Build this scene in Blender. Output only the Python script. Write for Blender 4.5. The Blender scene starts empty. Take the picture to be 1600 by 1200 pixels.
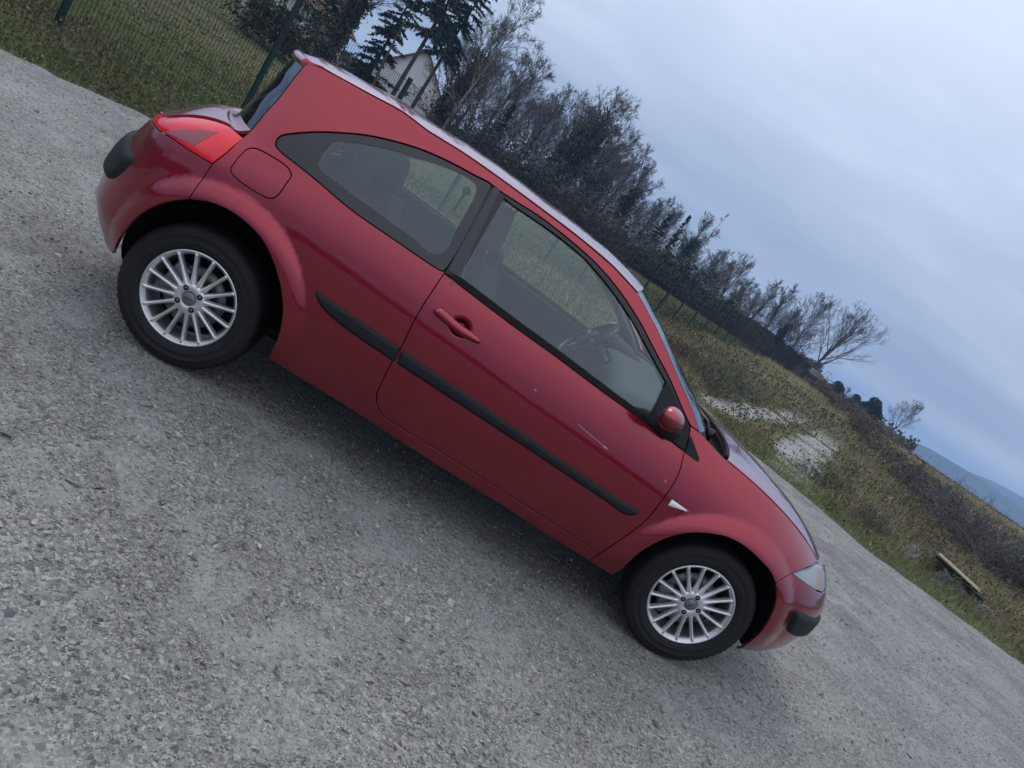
import bpy, bmesh, math, random
import numpy as np
from mathutils import Vector, Matrix, geometry

SC = bpy.context.scene
COL = SC.collection
rng = np.random.default_rng(7)
random.seed(7)
R = math.radians

# ---------------------------------------------------------------- camera, sky, sun, exposure
CAM_POS = (0.9484, -3.7841, 1.4498)
YAW, PITCH, ROLL, FPX = 0.13049, 0.22655, 0.59372, 1126.11
cd = bpy.data.cameras.new("camera")
cam = bpy.data.objects.new("camera", cd); COL.objects.link(cam)
fw = Vector((math.sin(YAW) * math.cos(PITCH), math.cos(YAW) * math.cos(PITCH), -math.sin(PITCH)))
rt = Vector((math.cos(YAW), -math.sin(YAW), 0.0)); up = rt.cross(fw)
rr = math.cos(ROLL) * rt + math.sin(ROLL) * up
uu = -math.sin(ROLL) * rt + math.cos(ROLL) * up
cam.matrix_world = Matrix((( rr.x, uu.x, -fw.x, CAM_POS[0]), (rr.y, uu.y, -fw.y, CAM_POS[1]), (rr.z, uu.z, -fw.z, CAM_POS[2]), (0, 0, 0, 1)))
cd.sensor_fit = 'HORIZONTAL'; cd.sensor_width = 36.0
cd.lens = FPX / 1600.0 * 36.0
cd.clip_start = 0.05; cd.clip_end = 20000
SC.camera = cam

SUN_EL, SUN_AZ = 58.0, 335.0      # azimuth clockwise from +y
world = bpy.data.worlds.new("World"); SC.world = world
world.use_nodes = True
nt = world.node_tree; nt.nodes.clear()
def nn(tree, t, **kw):
    n = tree.nodes.new(t)
    for k, v in kw.items():
        if k.startswith('i_'):
            key = k[2:]; key = int(key) if key.isdigit() else key.replace('_', ' ')
            n.inputs[key].default_value = v
        else: setattr(n, k, v)
    return n
def ramp(tree, stops, interp='LINEAR'):
    n = tree.nodes.new('ShaderNodeValToRGB'); cr = n.color_ramp; cr.interpolation = interp
    while len(cr.elements) > 1: cr.elements.remove(cr.elements[-1])
    cr.elements[0].position = stops[0][0]; cr.elements[0].color = (*stops[0][1], 1)
    for p, c in stops[1:]:
        e = cr.elements.new(p); e.color = (*c, 1)
    return n
def mixc(tree, a, b, f, blend='MIX'):
    n = tree.nodes.new('ShaderNodeMix'); n.data_type = 'RGBA'; n.blend_type = blend
    for s, v in ((0, f), (6, a), (7, b)):
        if hasattr(v, 'is_linked') or isinstance(v, bpy.types.NodeSocket): tree.links.new(v, n.inputs[s])
        elif isinstance(v, (int, float)): n.inputs[s].default_value = v
        else: n.inputs[s].default_value = (*v, 1)
    return n.outputs[2]
def mth(tree, op, a, b=None, c=None, clamp=False):
    n = tree.nodes.new('ShaderNodeMath'); n.operation = op; n.use_clamp = clamp
    for i, v in enumerate((a, b, c)):
        if v is None: continue
        if isinstance(v, (int, float)): n.inputs[i].default_value = v
        else: tree.links.new(v, n.inputs[i])
    return n.outputs[0]
L = nt.links.new
sky = nn(nt, 'ShaderNodeTexSky', sky_type='NISHITA', sun_disc=False, sun_elevation=R(SUN_EL), sun_rotation=R(SUN_AZ), air_density=1.0, dust_density=2.0)
skyb = nn(nt, 'ShaderNodeVectorMath', operation='SCALE'); L(sky.outputs[0], skyb.inputs[0]); skyb.inputs['Scale'].default_value = 0.10
geo = nn(nt, 'ShaderNodeTexCoord')
sep = nn(nt, 'ShaderNodeSeparateXYZ'); L(geo.outputs['Generated'], sep.inputs[0])
el = mth(nt, 'MAXIMUM', sep.outputs[2], 0.0)
# cloud deck: project the view direction on a flat layer so that the streaks close up towards the horizon
den = mth(nt, 'ADD', el, 0.10)
px = mth(nt, 'DIVIDE', sep.outputs[0], den); py = mth(nt, 'DIVIDE', sep.outputs[1], den)
cmb = nn(nt, 'ShaderNodeCombineXYZ'); L(px, cmb.inputs[0]); L(py, cmb.inputs[1])
mp = nn(nt, 'ShaderNodeMapping'); L(cmb.outputs[0], mp.inputs[0])
mp.inputs['Rotation'].default_value = (0, 0, R(28)); mp.inputs['Scale'].default_value = (0.44, 0.66, 1); mp.inputs['Location'].default_value = (1.35, .4, 0)
n1 = nn(nt, 'ShaderNodeTexNoise', i_Scale=0.75, i_Detail=5.0, i_Roughness=0.48); L(mp.outputs[0], n1.inputs['Vector'])
n2 = nn(nt, 'ShaderNodeTexNoise', i_Scale=2.6, i_Detail=6.0, i_Roughness=0.55, i_Distortion=.4); L(mp.outputs[0], n2.inputs['Vector'])
base = ramp(nt, [(0.0, (.50, .53, .58)), (.035, (.50, .53, .59)), (.085, (.29, .35, .475)), (.13, (.33, .395, .525)), (.21, (.43, .50, .635)), (.28, (.51, .585, .72)), (.46, (.63, .70, .82)), (1.0, (.95, 1.0, 1.06))], 'EASE'); L(el, base.inputs[0])
f1 = ramp(nt, [(.30, (.76, .80, .86)), (.5, (1, 1, 1)), (.68, (1.28, 1.22, 1.15))]); L(n1.outputs[0], f1.inputs[0])
f2 = ramp(nt, [(.34, (.94, .95, .965)), (.52, (1, 1, 1)), (.68, (1.10, 1.09, 1.07))]); L(n2.outputs[0], f2.inputs[0])
c1 = mixc(nt, base.outputs[0], f1.outputs[0], 1.0, 'MULTIPLY')
c2 = mixc(nt, c1, f2.outputs[0], 1.0, 'MULTIPLY')
c3 = mixc(nt, skyb.outputs[0], c2, 0.92)
bg = nn(nt, 'ShaderNodeBackground'); L(c3, bg.inputs[0]); bg.inputs[1].default_value = 1.0
wo = nn(nt, 'ShaderNodeOutputWorld'); L(bg.outputs[0], wo.inputs[0])

sd = bpy.data.lights.new("sun", 'SUN'); sd.energy = 0.5; sd.angle = R(25); sd.color = (1, .97, .92)
sun = bpy.data.objects.new("sun", sd); COL.objects.link(sun)
sdir = Vector((math.sin(R(SUN_AZ)) * math.cos(R(SUN_EL)), math.cos(R(SUN_AZ)) * math.cos(R(SUN_EL)), math.sin(R(SUN_EL))))
sun.rotation_euler = (-sdir).to_track_quat('-Z', 'Y').to_euler(); sun.location = (0, -10, 30)

SC.render.engine = 'CYCLES'
SC.view_settings.view_transform = 'Standard'; SC.view_settings.look = 'None'
SC.view_settings.exposure = 0.44; SC.view_settings.gamma = 1.0
SC.view_settings.use_curve_mapping = False
SC.cycles.use_denoising = True; SC.cycles.denoiser = 'OPENIMAGEDENOISE'
SC.cycles.max_bounces = 8; SC.cycles.transparent_max_bounces = 16; SC.cycles.volume_bounces = 1
SC.cycles.caustics_reflective = False; SC.cycles.caustics_refractive = False

# ---------------------------------------------------------------- object helpers
def link(o, parent=None):
    COL.objects.link(o)
    if parent is not None: o.parent = parent
    return o
def mk(name, v, f, mat, parent=None, smooth=True, normals=None):
    me = bpy.data.meshes.new(name)
    v = np.asarray(v, np.float32)
    if isinstance(f, np.ndarray):
        nv, nf, k = len(v), len(f), f.shape[1]
        me.vertices.add(nv); me.vertices.foreach_set('co', v.ravel())
        me.loops.add(nf * k); me.loops.foreach_set('vertex_index', f.astype(np.int32).ravel())
        me.polygons.add(nf); me.polygons.foreach_set('loop_start', np.arange(0, nf * k, k, dtype=np.int32))
        me.update(calc_edges=True)
    else:
        me.from_pydata(v.tolist(), [], f)
    me.polygons.foreach_set('use_smooth', np.full(len(me.polygons), smooth))
    for m in (mat if isinstance(mat, (list, tuple)) else [mat]):
        if m is not None: me.materials.append(m)
    if normals is not None: me.normals_split_custom_set_from_vertices(np.asarray(normals, np.float32).tolist())
    me.update()
    return link(bpy.data.objects.new(name, me), parent)
def tag(o, label=None, cat=None, group=None, kind=None):
    if label: o['label'] = label
    if cat: o['category'] = cat
    if group: o['group'] = group
    if kind: o['kind'] = kind
    return o
def thing(name, label, cat, loc=(0, 0, 0), rz=0.0, group=None):
    o = link(bpy.data.objects.new(name, None)); o.location = loc; o.rotation_euler = (0, 0, rz)
    o.empty_display_size = .2
    return tag(o, label, cat, group)
class MB:
    def __init__(s): s.v, s.f = [], []
    def add(s, v, f):
        n = len(s.v); s.v += [tuple(map(float, p)) for p in v]; s.f += [tuple(int(i) + n for i in q) for q in f]; return s
    def box(s, c, d, M=None):
        x, y, z = d[0] / 2, d[1] / 2, d[2] / 2
        P8 = [Vector((a * x, b * y, e * z)) for a in (-1, 1) for b in (-1, 1) for e in (-1, 1)]
        P8 = [(M @ p if M else p) + Vector(c) for p in P8]
        return s.add(P8, [(0, 1, 3, 2), (4, 6, 7, 5), (0, 4, 5, 1), (2, 3, 7, 6), (0, 2, 6, 4), (1, 5, 7, 3)])
    def tube(s, pts, rad, k=6, cap=True):
        pts = np.asarray(pts, float); n = len(pts); rad = np.broadcast_to(np.asarray(rad, float), (n,))
        t = np.gradient(pts, axis=0); t /= np.linalg.norm(t, axis=1, keepdims=True) + 1e-9
        a = np.array([0, 0, 1.0]) if abs(t[0][2]) < .9 else np.array([1.0, 0, 0])
        u = np.cross(t, a); u /= np.linalg.norm(u, axis=1, keepdims=True) + 1e-9; w = np.cross(t, u)
        ang = np.arange(k) * 2 * np.pi / k
        V = pts[:, None] + rad[:, None, None] * (np.cos(ang)[None, :, None] * u[:, None] + np.sin(ang)[None, :, None] * w[:, None])
        F = [(i * k + j, i * k + (j + 1) % k, (i + 1) * k + (j + 1) % k, (i + 1) * k + j) for i in range(n - 1) for j in range(k)]
        if cap: F += [tuple(range(k))[::-1], tuple((n - 1) * k + j for j in range(k))]
        return s.add(V.reshape(-1, 3), F)
    def build(s, name, mat, parent=None, smooth=False): return mk(name, s.v, s.f, mat, parent, smooth)
def lathe(prof, seg=96, closed=False):
    # profile (r, y) about the y axis
    prof = np.asarray(prof, float); n = len(prof); a = np.arange(seg) * 2 * np.pi / seg
    V = np.stack([np.cos(a)[:, None] * prof[None, :, 0], np.broadcast_to(prof[None, :, 1], (seg, n)), np.sin(a)[:, None] * prof[None, :, 0]], -1).reshape(-1, 3)
    m = n if closed else n - 1
    F = [(i * n + j, i * n + (j + 1) % n, ((i + 1) % seg) * n + (j + 1) % n, ((i + 1) % seg) * n + j) for i in range(seg) for j in range(m)]
    return V, F
def bevelled(o, w, seg=2, angle=35):
    m = o.modifiers.new('bevel', 'BEVEL'); m.width = w; m.segments = seg; m.limit_method = 'ANGLE'; m.angle_limit = R(angle)
    return o
def copy_tree(o, parent=None):
    c = o.copy(); COL.objects.link(c); c.parent = parent
    for ch in list(o.children): copy_tree(ch, c)
    return c

# ---------------------------------------------------------------- materials
def mat(name, col, rough=.5, metal=0.0, spec=.5, coat=0.0, coat_r=.03, bump=0.0, bscale=200.0, var=0.0, vscale=8.0):
    m = bpy.data.materials.new(name); m.use_nodes = True; t = m.node_tree
    b = t.nodes['Principled BSDF']
    b.inputs['Base Color'].default_value = (*col, 1); b.inputs['Roughness'].default_value = rough; b.inputs['Metallic'].default_value = metal
    b.inputs['Specular IOR Level'].default_value = spec; b.inputs['Coat Weight'].default_value = coat; b.inputs['Coat Roughness'].default_value = coat_r
    tc = nn(t, 'ShaderNodeTexCoord')
    if var > 0:
        n = nn(t, 'ShaderNodeTexNoise', i_Scale=vscale, i_Detail=6.0, i_Roughness=.65); t.links.new(tc.outputs['Object'], n.inputs['Vector'])
        r = ramp(t, [(.25, tuple(c * (1 - var) for c in col)), (.75, tuple(c * (1 + var) for c in col))]); t.links.new(n.outputs[0], r.inputs[0])
        t.links.new(r.outputs[0], b.inputs['Base Color'])
    if bump > 0:
        n = nn(t, 'ShaderNodeTexNoise', i_Scale=bscale, i_Detail=3.0); t.links.new(tc.outputs['Object'], n.inputs['Vector'])
        bm = nn(t, 'ShaderNodeBump', i_Strength=bump, i_Distance=.002); t.links.new(n.outputs[0], bm.inputs['Height']); t.links.new(bm.outputs[0], b.inputs['Normal'])
    return m
def island_mat(name, c0, c1, c2=None, rough=.8, spec=.2, trans=0.0, scale=.35, wmix=.35):
    # colour differs from piece to piece and drifts over the ground
    m = bpy.data.materials.new(name); m.use_nodes = True; t = m.node_tree; b = t.nodes['Principled BSDF']
    b.inputs['Roughness'].default_value = rough; b.inputs['Specular IOR Level'].default_value = spec
    g = nn(t, 'ShaderNodeNewGeometry')
    stops = [(0, c0), (1, c1)] if c2 is None else [(0, c0), (.5, c1), (1, c2)]
    r = ramp(t, stops); t.links.new(g.outputs['Random Per Island'], r.inputs[0])
    n = nn(t, 'ShaderNodeTexNoise', i_Scale=scale, i_Detail=3.0); t.links.new(g.outputs['Position'], n.inputs['Vector'])
    r2 = ramp(t, [(.3, (1 - wmix,) * 3), (.7, (1 + wmix * .6,) * 3)]); t.links.new(n.outputs[0], r2.inputs[0])
    c = mixc(t, r.outputs[0], r2.outputs[0], 1.0, 'MULTIPLY')
    t.links.new(c, b.inputs['Base Color'])
    if trans > 0:
        out = t.nodes['Material Output']; tr = nn(t, 'ShaderNodeBsdfTranslucent'); t.links.new(c, tr.inputs[0])
        mx = nn(t, 'ShaderNodeMixShader'); mx.inputs[0].default_value = trans
        t.links.new(b.outputs[0], mx.inputs[1]); t.links.new(tr.outputs[0], mx.inputs[2]); t.links.new(mx.outputs[0], out.inputs[0])
    return m
def paint_mat():
    m = bpy.data.materials.new("red_metallic_paint"); m.use_nodes = True; t = m.node_tree; b = t.nodes['Principled BSDF']
    tc = nn(t, 'ShaderNodeTexCoord')
    fl = nn(t, 'ShaderNodeTexVoronoi', i_Scale=900.0); t.links.new(tc.outputs['Object'], fl.inputs['Vector'])
    r = ramp(t, [(0, (.25, .0065, .020)), (1, (.32, .009, .028))]); t.links.new(fl.outputs['Color'], r.inputs[0])
    # thin road dust towards the sills
    sp = nn(t, 'ShaderNodeSeparateXYZ'); t.links.new(tc.outputs['Object'], sp.inputs[0])
    dn = nn(t, 'ShaderNodeTexNoise', i_Scale=9.0, i_Detail=8.0, i_Roughness=.7); t.links.new(tc.outputs['Object'], dn.inputs['Vector'])
    hz = nn(t, 'ShaderNodeMapRange', i_1=.62, i_2=.22, i_3=0.0, i_4=1.0); t.links.new(sp.outputs[2], hz.inputs[0])
    du = mth(t, 'MULTIPLY', hz.outputs[0], dn.outputs[0]); du = mth(t, 'MULTIPLY', du, .16)
    c = mixc(t, r.outputs[0], (.20, .17, .15), du)
    # inside faces of the panels are only primed dark grey
    bf = nn(t, 'ShaderNodeNewGeometry').outputs['Backfacing']; fr_ = mth(t, 'SUBTRACT', 1.0, bf)
    c = mixc(t, c, (.03, .03, .033), bf)
    t.links.new(c, b.inputs['Base Color']); t.links.new(mth(t, 'MULTIPLY', fr_, .92), b.inputs['Metallic']); t.links.new(fr_, b.inputs['Coat Weight'])
    b.inputs['Roughness'].default_value = .31
    b.inputs['Coat IOR'].default_value = 1.54
    cr = mth(t, 'MULTIPLY_ADD', du, 2.0, .035); t.links.new(cr, b.inputs['Coat Roughness'])
    op = nn(t, 'ShaderNodeTexNoise', i_Scale=140.0, i_Detail=2.0); t.links.new(tc.outputs['Object'], op.inputs['Vector'])
    bm = nn(t, 'ShaderNodeBump', i_Strength=.02, i_Distance=.002); t.links.new(op.outputs[0], bm.inputs['Height']); t.links.new(bm.outputs[0], b.inputs['Coat Normal'])
    return m
def glass_mat(name, tint, refl=.06, rough=.0):
    m = bpy.data.materials.new(name); m.use_nodes = True; t = m.node_tree
    out = t.nodes['Material Output']; t.nodes.remove(t.nodes['Principled BSDF'])
    tr = nn(t, 'ShaderNodeBsdfTransparent'); tr.inputs[0].default_value = (*tint, 1)
    gl = nn(t, 'ShaderNodeBsdfGlossy', i_Roughness=rough); gl.inputs['Color'].default_value = (.82, .93, 1.0, 1)
    fr = nn(t, 'ShaderNodeFresnel', i_IOR=1.5)
    f = mth(t, 'MULTIPLY_ADD', fr.outputs[0], .9, refl, True)
    mx = nn(t, 'ShaderNodeMixShader'); t.links.new(f, mx.inputs[0]); t.links.new(tr.outputs[0], mx.inputs[1]); t.links.new(gl.outputs[0], mx.inputs[2])
    t.links.new(mx.outputs[0], out.inputs[0])
    return m
M = {}
M['paint'] = paint_mat()
M['black_plastic'] = mat('black_plastic', (.012, .013, .015), .62, spec=.25, bump=.25, bscale=900, var=.2, vscale=12)
M['frit'] = mat('black_glass', (.010, .011, .014), .06, spec=.5, coat=.15)
M['gloss_black'] = mat('satin_black', (.010, .010, .012), .28, spec=.4)
M['rubber'] = mat('rubber', (.006, .006, .007), .7, spec=.2)
M['tyre'] = mat('tyre_rubber', (.0135, .0135, .0145), .68, spec=.28, var=.35, vscale=14, bump=.15, bscale=60)
M['dark'] = mat('dark_underside', (.008, .008, .009), .9, spec=.1)
M['trim'] = mat('grey_interior_trim', (.060, .064, .070), .75, spec=.25, var=.15)
M['dash'] = mat('dashboard_grey', (.15, .165, .18), .65, spec=.3, var=.1)
M['fabric'] = mat('seat_fabric', (.055, .058, .064), .9, spec=.1, bump=.3, bscale=400, var=.2, vscale=30)
M['glass'] = glass_mat('window_glass', (.90, .95, .94), .05)
M['rear_glass'] = glass_mat('tinted_rear_glass', (.20, .22, .22), .03)
M['lens'] = glass_mat('clear_lens', (.93, .95, .95), .03)
M['alloy'] = mat('alloy_wheel', (.72, .72, .73), .34, metal=.85, var=.10, vscale=25)
M['alloy_dull'] = mat('dull_alloy', (.22, .22, .23), .5, metal=.7, var=.3, vscale=15)
M['steel'] = mat('brake_steel', (.18, .17, .165), .45, metal=.8, var=.35, vscale=30)
M['chrome'] = mat('chrome', (.75, .76, .78), .12, metal=1.0)
M['amber'] = mat('amber_lens', (.90, .50, .24), .3, coat=.6)
M['reflector'] = mat('lamp_reflector', (.80, .83, .86), .30, metal=.25)
M['red_lens'] = mat('red_lens', (.80, .006, .022), .10, spec=.5, coat=.35, coat_r=.02)
M['red_lens_dark'] = mat('dark_red_lens', (.23, .012, .026), .16, spec=.6, coat=.9, coat_r=.02)
M['orange_white'] = mat('pale_indicator', (.78, .78, .76), .25, coat=.8)
M['primer'] = mat('bare_primer', (.50, .36, .34), .7)

# ---------------------------------------------------------------- car body surface
# side surface P(s, z): s runs along the plan curve (equals x in mid body), z is height; right side is y < 0
X0 = 1.30
def _tab():
    v = np.linspace(0.0, 1.7, 1701)
    tv = [0, .16, .24, .30, .38, .50, .60, .70, .77, .85, .92, .97, 1.03, 1.20, 1.33, 1.40, 1.48, 1.7]
    tt = [-40, -33, -20, -11, -7, -3.5, .2, 4.2, 8.0, 13, 17, 20, 24.5, 27, 30, 35, 45, 45]
    tilt = np.radians(np.interp(v, tv, tt))
    k = np.hanning(41); k /= k.sum()
    tilt = np.convolve(np.pad(tilt, 20, mode='edge'), k, 'valid')
    w = np.concatenate([[0], np.cumsum(-np.tan(tilt[:-1]) * np.diff(v))])
    return v, w - np.interp(.60, v, w) + .886
_V, _Wd = _tab()
def _plan(n, m, b):
    t = np.linspace(0, 1, 20001)
    t = t * t * (3 - 2 * t)
    a = t * np.pi / 2
    xi, et = np.sin(a) ** (2 / n), np.cos(a) ** (2 / m)
    xi[0], et[-1] = 0, 0
    # start the arc length from the straight middle
    L = np.concatenate([[0], np.cumsum(np.hypot(np.diff(xi), b * np.diff(et)))])
    return L, xi, et
_PF = _plan(5.6, 2.15, .42)
_PR = _plan(8.0, 2.25, .43)
def _smooth_interp(x, xs, ys):
    # piecewise cubic (monotone-ish) through knots
    xs, ys = np.asarray(xs, float), np.asarray(ys, float)
    d = np.diff(ys) / np.diff(xs); m = np.zeros_like(ys)
    m[1:-1] = np.where(d[:-1] * d[1:] > 0, 2 * d[:-1] * d[1:] / (d[:-1] + d[1:] + 1e-12), 0)
    m[0], m[-1] = d[0], d[-1]
    x = np.clip(np.asarray(x, float), xs[0], xs[-1])
    i = np.clip(np.searchsorted(xs, x) - 1, 0, len(xs) - 2)
    h = xs[i + 1] - xs[i]; t = (x - xs[i]) / h
    return ((2*t**3 - 3*t**2 + 1) * ys[i] + (t**3 - 2*t**2 + t) * h * m[i] + (-2*t**3 + 3*t**2) * ys[i+1] + (t**3 - t**2) * h * m[i+1])
def xr(z): return _smooth_interp(z, [.0, .27, .36, .45, .55, .63, .73, .83, .88, .93, .98, 1.03, 1.1, 1.45, 1.7], [-.55, -.62, -.69, -.735, -.735, -.725, -.69, -.65, -.625, -.575, -.505, -.44, -.41, -.37, -.36])
def xf(z): return _smooth_interp(z, [.0, .17, .24, .32, .42, .55, .62, .70, .78, .86, 1.0, 1.2, 1.45, 1.7], [3.14, 3.30, 3.42, 3.475, 3.495, 3.49, 3.455, 3.395, 3.32, 3.24, 3.12, 2.95, 2.7, 2.6])
def _sst(x, a, b):
    t = np.clip((x - a) / (b - a), 0, 1); return t * t * (3 - 2 * t)
ARCHES = ((0.042, .383, .371), (2.606, .296, .419))   # x, z and radius of the wheel openings
def P(s, z):
    s = np.asarray(s, float); z = np.asarray(z, float)
    s, z = np.broadcast_arrays(s, z)
    af, ar = xf(z) - X0, X0 - xr(z)
    fr = s >= X0
    tf, tr = np.abs(s - X0) / af, np.abs(s - X0) / ar
    x = np.where(fr, X0 + af * np.interp(tf, _PF[0], _PF[1]), X0 - ar * np.interp(tr, _PR[0], _PR[1]))
    eta = np.where(fr, np.interp(tf, _PF[0], _PF[2]), np.interp(tr, _PR[0], _PR[2]))
    zs = 1.01 - .066 * (x - .85)
    v = z + (.97 - zs) * _sst(z, .3, .95)
    y = np.interp(v, _V, _Wd) * eta
    # fender shoulder rolls over towards the bonnet line
    zh = np.interp(x, [2.0, 2.157, 2.33, 2.5, 2.7, 2.96, 3.2], [1.06, 1.018, .981, .955, .905, .815, .73])
    d = np.clip(z - (zh - .11), 0, .2)
    y = y - 1.7 * d * d * _sst(x, 2.05, 2.35)
    for cx, cz, r0 in ARCHES:
        r = np.hypot(x - cx, z - cz)
        q = np.clip((r - r0) / .085, -1.0, 2.0)
        h = 1 - np.clip(q, 0, 2) ** 2
        h = .5 * (h + np.sqrt(h * h + .012))          # soft crease at the outer rim of the flare
        y = y + .026 * h * _sst(z, .22, .40) * np.where(r < r0 + .25, 1, 0) * (1 - _sst(q, 1.0, 1.6)) * eta
    q = np.hypot((x - 1.023) / .056, (z - .858) / .047)          # finger bowl behind the door handle
    y = y - .020 * (1 - _sst(q, .25, 1.0))
    return np.stack([x, -y, z], -1)
def N(s, z, e=1.5e-3):
    a = P(s + e, z) - P(s - e, z); b = P(s, z + e) - P(s, z - e)
    n = np.cross(a, b); n /= np.linalg.norm(n, axis=-1, keepdims=True) + 1e-12
    return n
def _bowl_fill(s, z):
    # bridge the finger bowl (used by the handle that spans it)
    q = np.hypot((np.asarray(s) - 1.023) / .056, (np.asarray(z) - .858) / .047)
    return np.stack([0 * q, -.020 * (1 - _sst(q, .25, 1.0)), 0 * q], -1)

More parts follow.
